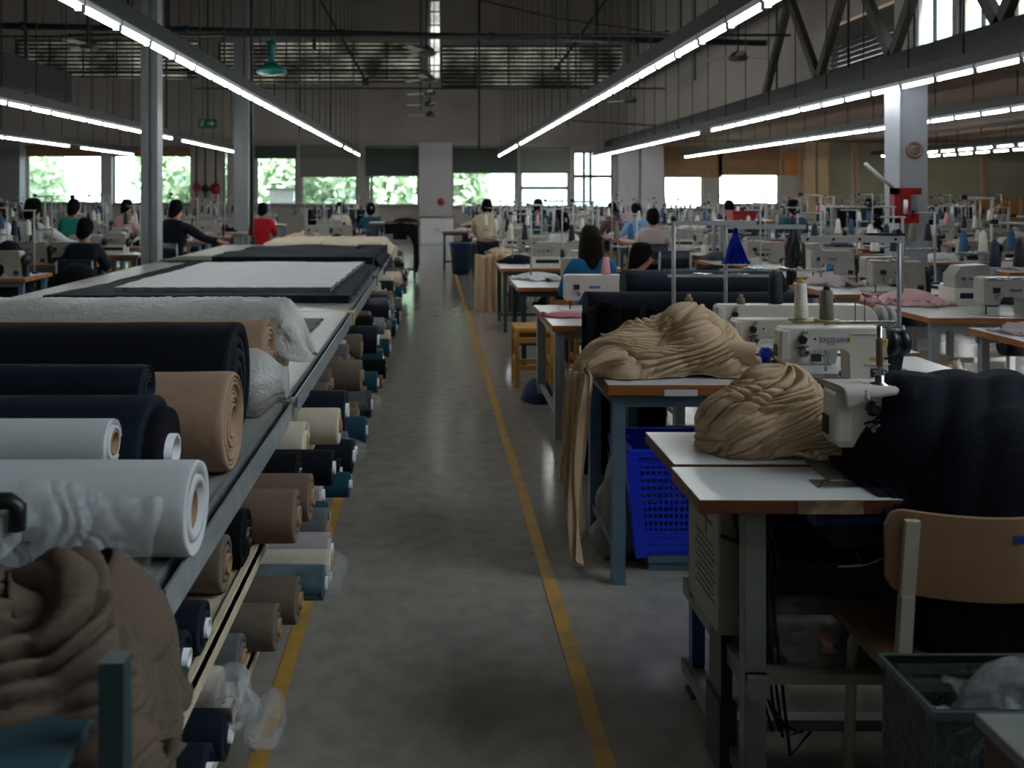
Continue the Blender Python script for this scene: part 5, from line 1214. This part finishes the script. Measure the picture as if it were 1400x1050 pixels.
# big tan heap on the second table and its hanging end
CR2 = [(.075, .040, -.10, .5, .5), (.036, .020, .35, .7, .5), (.044, .011, -.6, .8, .55), (.014, .005, .1, .9, .7)]
P = mound((1.02, 3.74, HT + .004), (.33, .20, .25), [((1.10, 3.74, HT + .07), (.17, .15, .175)), ((1.08, 3.73, HT + .14), (.10, .11, .105)), ((.90, 3.72, HT + .04), (.19, .16, .12)), ((1.24, 3.70, HT + .02), (.13, .13, .075)), ((.78, 3.70, HT + .02), (.13, .17, .09))], 330, 150, CR2, seed=9, base=HT + .004, twist=.15, ecc=(.08, 0))
tag(gobj('tan_cloth_heap', P, TAN), 'large crumpled tan cloth heap on the table with the blue-grey frame', 'cloth')
P = np.zeros((80, 150, 3))
for j in range(80):
    for i in range(150):
        u, v = i / 149, j / 79; s = v * .88
        fold = .022 * math.sin(u * 46 + 1.5 * math.sin(v * 3)) + .012 * math.sin(u * 97 + v * 4) + .014 * math.sin(u * 17 - v * 2)
        y = 3.50 + .30 * u * (1 - .25 * v); len_ = .62 + .30 * (1 - u) + .05 * math.sin(u * 31)
        d = v * len_
        if d < .17: x = .78 - d; z = HT + .085 - .35 * d * d / .17
        else: x = .61 - .035 * math.sin((d - .17) * 3.2); z = HT + .025 - (d - .17) * .98
        k = min(1, d / .12); P[j, i] = (x + fold * (.4 + .6 * k) * (1.0 if d > .17 else .3) , y + .4 * fold, z + (fold * .9 if d <= .17 else 0))
tag(cloth_obj('hanging_tan_cloth', P, TAN, thick=.003), 'tan cloth hanging in folds off the aisle end of the second table', 'cloth')
b = MB(); ax = Vector((1, -.28, -.12)).normalized(); p0 = Vector((1.16, 3.62, HT + .115)); b.tube([p0, p0 + ax * .06, p0 + ax * .12, p0 + ax * .16], [.035, .043, .046, .047], TAN, 20, caps=False); b.tube([p0 + ax * .16, p0 + ax * .02], [.043, .03], TAN, 20, caps=True)
o = tag(b.build('tan_sleeve'), 'rolled open end of tan cloth poking out of the large tan heap beside the machines', 'cloth')
# third table behind, long-arm machine, stands with blue cloth
t4 = sew_table('sewing_table', 'sewing table behind the blue-grey framed one, carrying the navy cloth roll', .92, 2.35, 4.22, 5.12, .785, legm=GREENP)
sewing_machine('long-arm cream sewing machine with rounded end behind the tall white cone', (PX(978, 4.4), 4.36, .785), s=1.0, L=.80, bulge=True, detail=False, wheel=MACHG)
roll('navy_fabric_roll', 'dark navy cloth roll lying across the table end behind the tan heap', 'cloth roll', 2.05, 4.93, .895, .105, NAVY, L=1.19, seed=71)
roll('navy_fabric_roll', 'second dark navy cloth bolt, behind the roll at the tan heap', 'cloth roll', 2.1, 5.30, .99, .10, NAVY2, L=.95, seed=72)
t4b = sew_table('roll_rack', 'dark green rack holding the second navy bolt', 1.12, 2.25, 5.17, 5.45, .885, legm=GREENP, edge=GREENP, top=GREENP, cat='rack')
P = np.zeros((50, 60, 3))
for j in range(50):
    for i in range(60): P[j, i] = (.80 + .52 * i / 59, 4.80 - .02 * math.sin(i * .4), .92 - .82 * j / 49)
pn = np.zeros((50, 60), bool); pn[0] = True
P = cloth(P, 1.12, 1.0, [box_sdf(.93, 2.35, 4.95, 5.12, .5, .785), floor_sdf(.02)], 30, 5, pn, amp=.02, nfreq=9, seed=73)
tag(cloth_obj('black_drape', P, BLACKC, thick=.004), 'black cloth hanging from the navy roll to the floor', 'cloth')
def near_stand(lab, x, y, z0, h, armx, trayz, flip=1):
    o = thing('thread_stand', lab, 'thread stand', (x, y, z0))
    b = MB(); b.tube([(0, 0, 0), (0, 0, h)], .010, POLE, 10); b.build('pole', o); b = MB(); b.box(-.03, .03, -.03, .03, 0, .014, IRON); b.build('base', o)
    b = MB(); b.box(min(0, armx), max(0, armx), -.009, .009, h - .03, h - .008, POLE); b.build('cross_arm', o)
    b = MB(); b.box(min(0, armx) - .03, max(0, armx) + .1, -.008, .008, trayz - .012, trayz, POLE); 
    b.build('tray_bar', o)
    for x2 in (armx * .35, armx * .8): b = MB(); b.lathe([(.05, 0), (.05, .006), (0, .007)], STEEL, 18, 'Z', (x2, 0, trayz)); b.build('plate', o)
    b = MB(); b.lathe([(.014, h - .01), (.016, h + .01), (0, h + .02)], BLACKPL, 10); b.build('cap', o); return o
near_stand('thread stand rising out of the tan heap with a bar reaching right', PX(921, 4.5), 4.5, .785, .635, .42, .35)
near_stand('thread stand with the blue cloth tied to it', PX(992, 4.62), 4.62, .785, .61, .42, .37)
for i, (px, m, nm) in enumerate([(942, THREADG, 'small grey-topped'), (1013, THREADG, 'small clear-capped')]):
    cone(nm + ' thread cone ' + ('behind the tan heap, nearer the pole' if i == 0 else 'behind the tan heap, nearer the long-arm machine'), (PX(px, 4.4), 4.40, PZ(421, 4.4)), m, .05, .022, .018, mat('pink_tip', (220, 150, 120), .5)).location.z = PZ(421, 4.4)
    b = MB(); b.tube([(PX(px, 4.4), 4.4, .985), (PX(px, 4.4), 4.4, PZ(421, 4.4))], .004, STEEL, 6); tag(b.build('spool_pin'), 'thin pin holding the %s cone' % nm, 'pin')
cone('dark navy thread cone on the long-arm machine beside the tall white cone', (PX(1060, 4.42), 4.42, .785 + .213), THREADB, .15, .036, .03)
P = np.zeros((26, 18, 3)); 
for j in range(26):
    for i in range(18):
        u = i / 17 - .5; v = j / 25; P[j, i] = (PX(1006, 4.6) + u * (.015 + .12 * v ** 1.2), 4.60 + .02 * math.sin(i * 1.6 + v * 2) * (.3 + v), 1.372 - .19 * v)
tag(cloth_obj('blue_cloth_strip', P, ROYAL, thick=.003), 'bright blue cloth tied to the thread stand, hanging as a triangle', 'cloth')
o = thing('cable_bundle', 'bundle of black cables and straps hanging between two thread stands', 'cables', (PX(1085, 4.62), 4.62, 1.36)); rg = random.Random(8); 
for k in range(7):
    b = MB(); x = rg.uniform(-.05, .05); d = rg.uniform(.18, .30); b.tube([(x * .3, 0, 0), (x, .01 * k - .03, -d * .4), (x * 1.1, .0, -d), (x * .7 + .02, .01, -d * .85), (x * .2, .0, -d * .2)], rg.uniform(.005, .012), [BLACKPL, DARKP, OLIVEC][k % 3], 8); b.build('cable', o)
# blue basket on metal foot
o = thing('laundry_basket', 'bright blue plastic lattice basket under the table with the blue-grey frame', 'basket', (.985, 3.72, .07))
def lerp4(z): t = z / .42; return (.13 + .05 * t, .12 + .045 * t)
b = MB()
for k in range(13):
    z = .03 + .03 * k; w, d = lerp4(z); h_ = .006 if 2 < k < 12 else .014
    for (a, c) in [((-w, -d, z), (w, -d, z)), ((w, -d, z), (w, d, z)), ((w, d, z), (-w, d, z)), ((-w, d, z), (-w, -d, z))]: b.bar(a, c, .006, h_ * 2, BLUEPL)
for k in range(15):
    t = -1 + 2 * k / 14; w0, d0 = lerp4(.0); w1, d1 = lerp4(.42)
    for s in (-1, 1):
        b.bar((t * w0, s * d0, 0), (t * w1, s * d1, .42), .008, .005, BLUEPL, up=(0, 1, 0)); b.bar((s * w0, t * d0, 0), (s * w1, t * d1, .42), .005, .008, BLUEPL, up=(0, 1, 0))
for sx in (-1, 1):
    for sy in (-1, 1): b.bar((sx * w0, sy * d0, 0), (sx * w1, sy * d1, .42), .05, .05, BLUEPL)
b.box(-.13, .13, -.12, .12, 0, .01, BLUEPL); b.box(-.13, .13, -.121, -.118, 0, .05, BLUEPL); b.build('lattice_wall', o)
b = MB(); w, d = lerp4(.43)
for (a, c) in [((-w - .01, -d, .43), (w + .01, -d, .43)), ((w, -d, .43), (w, d, .43)), ((w + .01, d, .43), (-w - .01, d, .43)), ((-w, d, .43), (-w, -d, .43))]: b.bar(a, c, .025, .03, BLUEPL)
b.build('rim', o, bevel=.004)
o = thing('metal_step', 'grey-blue metal step box below the blue basket', 'box', (1.03, 3.60, 0))
b = MB(); b.box(-.145, .09, 0, .25, .035, .068, BLUEGREY); b.build('upper_box', o, bevel=.003); b = MB(); b.box(-.14, .09, .01, .24, 0, .034, BLUEGREY); b.build('lower_box', o, bevel=.003)
P = dome((.80, 3.80, .0), (.075, .10, .44), 30, 30); P = cloth(P, 1.15, 1.1, [ell_sdf((.80, 3.80, 0), (.065, .09, .40))], 15, 4, rim(30, 30), amp=.015, nfreq=14, seed=77, g=-3)
tag(cloth_obj('scrap_sack', P, mat('sack', (128, 126, 120), .7), thick=.002), 'greyish scrap sack standing between the table leg and the hanging tan cloth', 'sack')

# table with pink cone machine and the tables beyond it
t5 = sew_table('sewing_table', 'white sewing table end with grey legs, holding the machine with the pink cone', .756, 1.62, 5.53, 6.55, .72, legm=GREYP, legw=.06)
o = inst('sewing_machine', far_machine(m=mat('pinkish_enamel', (190, 182, 176), .4)), 'pinkish-grey sewing machine seen from its end, with a pink thread cone on top', 'sewing machine', (PX(770, 6.35), 6.25, .72), 0)
cone('pink thread cone on top of the pinkish-grey machine', (PX(829, 6.3), 6.32, .72 + .25), THREADP, .125, .034, .02)
P = dome((PX(772, 5.95), 5.95, .72), (.16, .10, .035), 26, 20); tag(cloth_obj('folded_pink_cloth', cloth(P, 1.2, 1.2, [ell_sdf((PX(772, 5.95), 5.95, .72), (.13, .08, .02)), lambda p: p[..., 2] - .722], 15, 4, rim(26, 20), amp=.01, nfreq=20), mat('rose_cloth', (170, 92, 110), .8)), 'folded rose-pink cloth on the table with the pink cone machine', 'cloth')
stool('yellow wooden stool in the aisle beside the white table end', (PX(728, 7.15), 7.15, 0), h=.48, w=.32)
P = dome((PX(735, 6.6), 6.6, 0), (.13, .16, .19), 28, 28); tag(cloth_obj('navy_bag', cloth(P, 1.2, 1.2, [ell_sdf((PX(735, 6.6), 6.6, 0), (.11, .14, .16))], 15, 4, rim(28, 28), amp=.02, nfreq=12), mat('navy_bag_cloth', (22, 34, 72), .7)), 'dark blue bag slumped on the floor by the white table end', 'bag')

for (x, y, r, m, lab) in [(2.0, 5.95, (.42, .22, .33), BLACKC, 'black cloth heap on a low rack behind the navy bolts')]:
    z = .74 if x < 2.5 else .66
    sew_table('low_rack', 'low dark rack under the ' + lab.split(' on ')[0] + (' behind the bolts' if x < 2.5 else ' right of the bolts'), x - r[0] - .02, x + r[0] + .02, y - .22, y + .22, z, legm=GREENP, edge=GREENP, top=GREENP, cat='rack')
    P = mound((x, y, z), r, [((x, y, z), tuple(q * .95 for q in r)), ((x - .15, y, z), (r[0] * .6, r[1] * .8, r[2] * .75))], 120, 60, [(.12, .03, .2, .6, .7), (.05, .01, .4, .8, .7)], seed=int(x * 10), base=z)
    tag(gobj('dark_cloth_heap', P, m), lab, 'cloth')
# ================================================================== ROWS OF WORKSTATIONS
rs = random.Random(17)
FM = far_machine(); FMG = far_machine(m=MACHG); FO = far_overlock(); FS = far_stand()
CM = {n: cone_mesh(m) for n, m in [('white', THREADW), ('black', THREADB), ('grey', THREADG), ('navy', mat('navy_thread', (26, 36, 66), .7)), ('teal', mat('teal_thread', (30, 76, 84), .7)), ('blue', mat('blue_thread', (48, 84, 120), .7)), ('pink', THREADP)]}
HM = {}
for n, m in [('white', WHITEC), ('navy', NAVY), ('mauve', MAUVE), ('tan', TAN), ('cream', CREAM), ('pale pink', PINKC), ('teal', TEALC), ('dark grey', DGREYC), ('black', BLACKC)]:
    HM[n] = [heap_mesh('cloth_pile', m, seed=len(n) + 80)]
def far_table_mesh(w, d, h, legm, edge=EDGE):
    b = MB(); b.box(-w / 2, w / 2, 0, d, h - .035, h, edge, top=LAM); o = b.mesh('tabletop')
    f = MB(); f.box(-w / 2 + .03, w / 2 - .03, .03, .05, h - .085, h - .035, legm); f.box(-w / 2 + .03, w / 2 - .03, d - .05, d - .03, h - .085, h - .035, legm)
    f.box(-w / 2 + .03, w / 2 - .03, d * .5 - .02, d * .5 + .02, .12, .16, legm); f = f.mesh('frame')
    l = MB(); l.box(-.022, .022, -.022, .022, 0, h - .035, legm); l = l.mesh('leg')
    m = MB(); m.box(-.12, .12, -.09, .09, -.2, 0, DNAVYPL); m.lathe([(.06, -.16), (.07, -.1), (.07, .1)], BLACKPL, 12, 'X', (0, 0, -.22)); m = m.mesh('motor')
    return o, f, l, m
TM = {}
def far_table(lab, x, y, w, d, h, key, group):
    if (key, w, d, h) not in TM: TM[(key, w, d, h)] = far_table_mesh(w, d, h, {'b': BLUEGREY, 'g': GREYP, 'd': GREENP}[key], EDGE)
    top, fr, leg, mot = TM[(key, w, d, h)]
    o = thing('sewing_table', lab, 'table', (x, y, 0), 0, group)
    def put(n, me, loc=(0, 0, 0)):
        c = bpy.data.objects.new(n, me); COL.objects.link(c); c.parent = o; c.location = loc
    put('tabletop', top); put('frame', fr)
    for sx in (-1, 1):
        for ly in (.06, d - .06): put('leg', leg, (sx * (w / 2 - .06), ly, 0))
    put('motor', mot, (.15, d * .45, h - .036))
    return o
rows = [('first right row', .756, 1.35, 1.0, .72, [7.78, 9.76, 11.7, 13.6, 15.4, 17.2, 19.0, 20.8, 22.6], 'd'),
        ('second right row', 3.2, 1.5, .95, .75, [4.3, 5.65, 6.98, 8.4, 9.9, 11.4, 12.9, 14.4, 15.9, 17.4, 18.9, 20.4, 21.9, 23.4], 'g'),
        ('third right row', 5.85, 1.4, .6, .75, [8.9, 10.2, 11.5, 12.8, 14.1, 15.4, 16.7, 18.0, 19.3, 20.6, 21.9, 23.2], 'b'),
        ('fourth right row', 8.3, 1.4, .6, .75, [12.4, 13.8, 15.2, 16.6, 18.0, 19.4, 20.8, 22.2, 23.6], 'b'),
        ('fifth right row', 10.8, 1.4, .6, .75, [16.2, 17.7, 19.2, 20.7, 22.2, 23.7], 'g'),
        ('sixth right row', 13.3, 1.4, .6, .75, [19.8, 21.3, 22.8], 'b'),
        ('first left row', -5.25, 1.4, .6, .75, [8.3, 9.9, 11.5, 13.1, 14.7, 16.3, 17.9, 19.5, 21.1, 22.7], 'b'),
        ('second left row', -7.8, 1.4, .6, .75, [13.9, 15.5, 17.1, 18.7, 20.3, 21.9, 23.5], 'g'),
        ('third left row', -10.4, 1.4, .6, .75, [18.4, 20.2, 22.0, 23.6], 'b'),
        ('back middle row', -2.7, 1.4, .6, .75, [15.2, 16.7, 18.2, 19.7, 21.2, 22.7], 'd')]
def cn(): return rs.choice(['white', 'black', 'grey', 'navy', 'white', 'black', 'grey', 'black', 'blue', 'white', 'teal', 'pink'][:12 if rs.random() < .3 else 9])
rp = {'first right row': ['white', 'navy', 'tan', 'cream', 'white', 'mauve'], 'second right row': ['mauve', 'pale pink', 'mauve', 'white', 'dark grey', 'mauve'], 'third right row': ['mauve', 'white', 'navy', 'dark grey'],
      'first left row': ['white', 'dark grey', 'mauve', 'navy', 'white'], 'back middle row': ['tan', 'cream', 'navy', 'white']}
for (rn, x0, w, d, h, ys, key) in rows:
    for k, y in enumerate(ys):
        nth = ordw(k + 1); at = '%s table of the %s' % (nth, rn); xc = x0 + w / 2
        far_table('white-topped sewing table, %s from the camera in the %s' % (nth, rn), xc, y, w, d, h, key, 'sewing tables of the ' + rn)
        mach = [(x0 + .35 + rs.uniform(0, .12), y + .1, 'front'), ]
        if d > .8 or rs.random() < .65: mach.append((x0 + (.55 if d > .8 else .87), y + (.62 if d > .8 else .12), 'rear' if d > .8 else 'right'))
        for (mx, my, pos) in mach:
            ov = rs.random() < .3; me = FO if ov else rs.choice([FM, FM, FMG])
            inst('overlock_machine' if ov else 'sewing_machine', me, '%s, %s of the %s' % ('cream overlock machine' if ov else ('grey sewing machine' if me is FMG else 'cream sewing machine'), pos, at), 'sewing machine', (mx, my, h + .001), 0, 'sewing machines of the ' + rn)
        for q, sx in enumerate([x0 + .78] + ([x0 + .2] if d > .8 or k % 2 else []) + ([x0 + 1.25] if d > .8 or rs.random() < .6 else [])):
            sy = y + d * .5 + .12 + .1 * q; 
            inst('thread_stand', FS, '%s steel thread stand on the %s' % (['taller', 'second', 'third'][q], at), 'thread stand', (sx, sy, h), rs.uniform(-.12, .12), 'thread stands of the ' + rn, (1, 1, rs.uniform(.9, 1.08) if q == 0 else .86))
            used = set()
            for c, dx in enumerate((-.2, -.06)):
                cc = cn()
                while cc in used: cc = cn()
                used.add(cc)
                inst('thread_cone', CM[cc], '%s thread cone, %s on the %s stand, %s' % (cc, ['outer', 'inner'][c], ['taller', 'second', 'third'][q], at), 'thread cone', (sx + dx, sy, h + .385), 0, 'thread cones of the ' + rn)
        hc = rp.get(rn, ['white', 'mauve', 'navy', 'dark grey', 'teal'])[k % len(rp.get(rn, 'abcde'))]
        inst('cloth_pile', HM[hc][0], 'rumpled %s cloth pile on the %s' % (hc, at), 'cloth', (x0 + .28, y + d - .2, h), rs.uniform(-.4, .4), 'cloth piles of the ' + rn, (rs.uniform(1.0, 1.5), rs.uniform(1., 1.4), rs.uniform(.8, 1.5)))
        h3 = rs.choice(['navy', 'black', 'dark grey', 'black', 'mauve', 'teal', 'white']); inst('cloth_pile', HM[h3][0], 'third cloth pile, %s, %s' % (h3, at), 'cloth', (x0 + w * .62 + rs.uniform(-.1, .1), y + d - .15, h), rs.uniform(-.4, .4), 'cloth piles of the ' + rn, (rs.uniform(.9, 1.4), .8, rs.uniform(.9, 1.9)))
        if k and rn != 'back middle row': h4 = rs.choice(['navy', 'black', 'dark grey', 'mauve', 'cream']); inst('cloth_bundle', HM[h4][0], '%s cloth bundle under the %s' % (h4, at), 'cloth', (x0 + w * rs.uniform(.3, .7), y + d * .5, .0), 0, 'cloth bundles under the ' + rn, (1.3, .9, rs.uniform(2, 3.6)))
        if d > .8 or rs.random() < .5:
            h2 = rs.choice(['white', 'mauve', 'cream', 'navy', 'dark grey']); 
            inst('cloth_pile', HM[h2][0], 'second cloth pile, %s, on the %s' % (h2, at), 'cloth', (x0 + w - .26, y + d * .45, h), rs.uniform(-.4, .4), 'cloth piles of the ' + rn, (.9, .8, rs.uniform(.6, 1.2)))
# empty dark chairs by some tables
cp = chair('x', (0, 0, 0)); fc = [True]
for (x, y, lab) in [(4.0, 8.05, 'dark backed chair at the fourth table of the second right row'), (4.0, 9.62, 'dark backed chair at the fifth table of the second right row'), (1.75, 13.3, 'dark backed chair at the fourth table of the first right row'),
                    (6.5, 12.45, 'dark backed chair at the fourth table of the third right row'), (-4.5, 9.5, 'dark backed chair at the second table of the first left row'), (-4.45, 11.1, 'dark backed chair at the third table of the first left row'), (2.95, 10.9, 'dark backed chair in the gap between the first two right rows')]:
    if fc[0]: cp.location = (x, y, 0); cp['label'] = lab; fc[0] = False
    else: dup(cp, (x, y, 0), rs.uniform(-.2, .2), lab)
stool('yellow wooden stool at the left edge beyond the cutting tables', (PX(30, 8.0), 8.0, 0), h=.52, w=.36)
stool('yellow wooden stool beside the dark cloth heap left of the cutting tables', (PX(146, 9.6), 9.6, 0), h=.52)
for (x, y, z, r, m, lab) in [(PX(105, 9.1), 9.1, .5, (.30, .22, .36), BLACKC, 'dark heap of black cloth on a seat left of the cutting tables'), (PX(12, 8.6), 8.6, .55, (.25, .2, .6), NAVY, 'tall dark navy cloth heap at the left edge')]:
    b = MB(); b.box(x - .2, x + .2, y - .18, y + .18, 0, z, GREENP); tag(b.build('support_box'), 'dark green box under the ' + lab.split(' on ')[0].split(' at ')[0], 'box')
    P = dome((x, y, z), r, 40, 34); P = cloth(P, 1.15, 1.15, [ell_sdf((x, y, z), tuple(q * .9 for q in r))], 20, 5, rim(40, 34), amp=.03, nfreq=8, seed=90)
    tag(cloth_obj('dark_cloth_heap', P, m), lab, 'cloth')
b = MB(); b.box(-.2, .2, -.15, .15, 0, .3, REDP); b.box(-.21, .21, -.16, .16, .27, .3, REDP); inst('red_crate', b.mesh('red_crate'), 'dark red crate on the floor at the left edge beyond the cutting tables', 'crate', (PX(20, 7.7), 7.8, .16))
b = MB(); b.box(-.25, .25, -.2, .2, 0, .16, GREENP); inst('crate_base', b.mesh('crate_base'), 'low dark green base under the red crate', 'base', (PX(20, 7.7), 7.8, 0))
# things by the aisle
def hang(lab, x0, x1, y, ztop, zbot, m, seed, name='hanging_cloth'):
    P = np.zeros((40, 30, 3))
    for j in range(40):
        for i in range(30): P[j, i] = (x0 + (x1 - x0) * i / 29, y + .03 * math.sin(i * .9), ztop - (ztop - zbot) * j / 39)
    pn = np.zeros((40, 30), bool); pn[0] = True
    P = cloth(P, 1.25, 1.0, [], 22, 5, pn, amp=.02, nfreq=10, seed=seed); return tag(cloth_obj(name, P, m), lab, 'cloth')
hang('tan cloth hanging off the third table of the first right row into the aisle', .60, .98, 11.6, .76, .22, TAN, 1)
far_table('tall dark work table at the aisle end behind the cutting tables', -.72, 16.15, .9, .5, 1.02, 'd', None)
P = cloth(sheet(-.85, .12, 16.08, 16.6, 1.09, 44, 30), 1.2, 1.25, [box_sdf(-1.2, -.27, 16.15, 16.65, .0, 1.02), ell_sdf((-.5, 16.4, 1.0), (.25, .18, .10)), floor_sdf(.02)], 40, 5, amp=.03, nfreq=6, seed=22)
tag(cloth_obj('hanging_cloth', P, BLACKC), 'black cloth hanging at the aisle end behind the cutting tables', 'cloth')
hang('brown cloth hanging at the third table leg, further from the aisle', 1.0, 1.2, 11.55, .70, .15, BROWNC, 3)
o = thing('waste_bin', 'dark blue bin in the aisle at the far end, right of the white pier', 'bin', (PX(630, 17), 17, 0)); b = MB(); b.lathe([(.17, 0), (.21, .55), (.22, .56), (.22, .6), (.19, .6), (.15, .05)], mat('dark_blue_bin', (24, 52, 96), .5), 24); b.build('bucket', o); b = MB(); b.tor([(.21, .57), (.225, .57), (.225, .61), (.21, .61)], DNAVYPL, 24, 'Z'); b.build('rim', o)
far_table('small table frame beside the dark blue bin at the aisle end', PX(630, 18.2), 18.0, .8, .5, .78, 'd', None)
inst('cloth_pile', HM['white'][0], 'white cloth pile on the small table beside the dark blue bin', 'cloth', (PX(632, 18.2), 18.25, .78))
b = MB(); b.box(-.14, .14, -.12, .12, 0, .10, REDP); b.box(-.15, .15, -.13, .13, .09, .12, REDP); inst('red_box', b.mesh('red_box'), 'red box standing on a rack above the machines, beside the blue cloth strip', 'box', (PX(1009, 11), 10.9, PZ(301, 10.9)))
far_table('tall grey rack carrying the red box', PX(1009, 11), 10.7, .7, .4, PZ(301, 10.9), 'g', None)
b = MB(); b.box(-.2, .2, -.12, .12, 0, .16, mat('bright_blue_box', (40, 140, 200), .5)); inst('blue_box', b.mesh('blue_box'), 'bright light blue box on the sixth table of the second right row', 'box', (4.15, 9.2, .751))
for i, (x, y, m, nm) in enumerate([(6.5, 14.5, REDP, 'red'), (7.0, 15.8, REDP, 'dark red'), (9.2, 17.0, mat('lime_box', (150, 190, 60), .5), 'lime'), (-4.4, 15.1, REDP, 'red'), (-6.9, 17.6, mat('orange_box', (200, 110, 40), .5), 'orange')]):
    b = MB(); b.box(-.14, .14, -.1, .1, 0, .16, m); inst('small_box', b.mesh('small_box'), '%s box on a table in the %s' % (nm, ['third right row', 'third right row, farther back', 'fourth right row', 'first left row', 'second left row'][i]), 'box', (x, y, .751))

# ================================================================== PEOPLE
PPL = [
 ((PX(808, 7.25), 7.25, 0), 0, dict(shirt=BLUEC, hair='long', hm=HAIRB, sleeve='long', scale=.93, trousers=DGREYC), 'person with long dark hair and blue top, seated with back to the camera'),
 ((PX(846, 6.55), 6.72, 0), -.9, dict(shirt=BLACKC, hair='short', lean=.52, turn=-.3, scale=.90, sleeve='long', arms='low'), 'person with short black hair and dark vest, bent over beside the woman in blue'),
 ((PX(770, 11.2), 11.2, 0), 0, dict(shirt=WHITEC, hair='tied', scale=.95), 'person in white shirt with black hair held by a clip, seated from behind'),
 ((PX(668, 13.2), 13.2, 0), 0, dict(shirt=BEIGEC, hair='short', stand=True, lean=.62, trousers=NAVY, sleeve='long', arms='low', scale=.93), 'person in loose beige shirt standing bent over by the aisle'),
 ((PX(870, 15.5), 15.45, 0), .3, dict(shirt=SKYC, hair='short', scale=1.0), 'person in light blue shirt seated among the machines right of the glass door'),
 ((PX(893, 12.45), 12.45, 0), -.2, dict(shirt=MAUVE, hair='short', scale=.97, trousers=NAVY), 'person in pale grey shirt with short black hair on a dark chair'),
 ((PX(838, 17.0), 17.0, 0), .5, dict(shirt=mat('plum_shirt', (90, 60, 72), .8), hair='tied', scale=1.0), 'person in plum shirt seated far back below the glass door'),
 ((PX(17, 13.4), 13.0, 0), 2.6, dict(shirt=WHITEC, hair='short', scale=1.03), 'person in white shirt facing the camera at the far left edge'),
 ((PX(46, 11.0), 10.95, 0), -.15, dict(shirt=WHITEC, hair='short', arms='out', apron=True, sleeve='long', scale=1.08), 'person in white shirt with dark straps, one arm stretched sideways'),
 ((PX(100, 14.3), 14.3, 0), 0, dict(shirt=GREENC, hair='bun', scale=1.06), 'person in teal top with hair in a bun, seated from behind'),
 ((PX(118, 9.55), 9.5, 0), 0, dict(shirt=NAVY2, hair='short', scale=.93), 'person in dark navy jacket with black hair, nearest of those on the left'),
 ((PX(172, 15.9), 15.9, 0), -.4, dict(shirt=PINKC, hair='short', scale=1.05), 'person in pink top left of the tall steel column'),
 ((PX(242, 12.7), 12.6, 0), -.3, dict(shirt=NAVY, hair='short', scale=1.06, sleeve='long', arms='out'), 'person in dark navy shirt just right of the tall steel column'),
 ((PX(360, 16.35), 16.25, 0), 0, dict(shirt=REDC, hair='short', scale=1.0), 'person in red shirt seated behind the cutting tables'),
 ((PX(507, 17.8), 17.8, 0), 0, dict(shirt=TEALC, hair='tied', scale=.99), 'person in dark teal top seated behind the cream cloth'),
 ((PX(465, 19.3), 19.3, 0), .2, dict(shirt=CREAM, hair='short', scale=.99), 'person in cream top seated behind the cutting tables, nearer the windows'),
 ((PX(735, 17.0), 16.9, 0), 0, dict(shirt=TEALC, hair='short', scale=1.05), 'person in teal shirt far back in the first right row'),
 ((PX(1000, 17.0), 17.1, 0), .2, dict(shirt=NAVY, hair='short', scale=1.03), 'person in navy shirt far back beyond the red box'),
 ((PX(1085, 15.1), 15.1, 0), 0, dict(shirt=TEALC, hair='tied', scale=1.05), 'person in teal shirt below the beige posts'),
 ((PX(1180, 18.0), 17.7, 0), .2, dict(shirt=SKYC, hair='short', scale=1.05), 'person in light blue shirt near the beige shutter left of the white column'),
]
for loc, rz, kw, lab in PPL:
    p = person(lab, loc, rz, **kw)
    if not kw.get('stand'): 
        s_ = dup(cp, (loc[0] , loc[1] - .06, 0), rz, 'dark backed chair carrying the ' + ' '.join(lab.split()[:8]).rstrip(','), None) if lab.split()[2] in ('pale', 'dark') or 'straps' in lab else None
        if s_ is None: stool('wooden stool under the ' + ' '.join(lab.split()[:8]).rstrip(','), loc, h=.44, w=.32)

for (Y, xa, xb, z, nm) in [(16.6, 1128, 1222, 1.30, 'near rail of dark garments beside the white column'), (21.0, 1268, 1330, 1.25, 'far rail of dark garments right of the white column'), (19.0, 700, 770, 1.22, 'garment rail right of the white pier'), (20.5, 420, 500, 1.2, 'garment rail left of the white pier')]:
    o = thing('garment_rail', 'grey steel stand, ' + nm, 'rail', (PX(xa, Y), Y, 0)); w = PX(xb, Y) - PX(xa, Y)
    b = MB(); b.tube([(0, 0, z), (w, 0, z)], .018, POLE, 8); b.build('bar', o)
    for x in (0, w): b = MB(); b.tube([(x, 0, 0), (x, 0, z)], .018, POLE, 8); b.box(x - .02, x + .02, -.2, .2, 0, .03, POLE); b.build('post', o)
    n = 6
    for k in range(n):
        cnm = ['black', 'navy', 'teal', 'white', 'dark grey', 'navy', 'black'][(k * 3 + int(Y)) % 7]; m = dict(black=BLACKC, navy=NAVY, teal=TEALC, white=WHITEC)[cnm] if cnm != 'dark grey' else DGREYC
        x0 = PX(xa, Y) + w * (k + .08) / n; x1 = PX(xa, Y) + w * (k + .92) / n; P = np.zeros((24, 22, 3))
        for j in range(24):
            for i in range(22): u = i / 21; v = j / 23; P[j, i] = (x0 + (x1 - x0) * u, Y + .05 * math.sin(u * 14 + k) * (.3 + v), z + .01 - (.75 - .1 * (k % 3)) * v)
        tag(cloth_obj('hanging_garment', P, m), '%s garment, %s on the %s' % (cnm, ordw(k + 1), nm), 'garment', 'garments on the ' + nm)
bpy.context.view_layer.update()
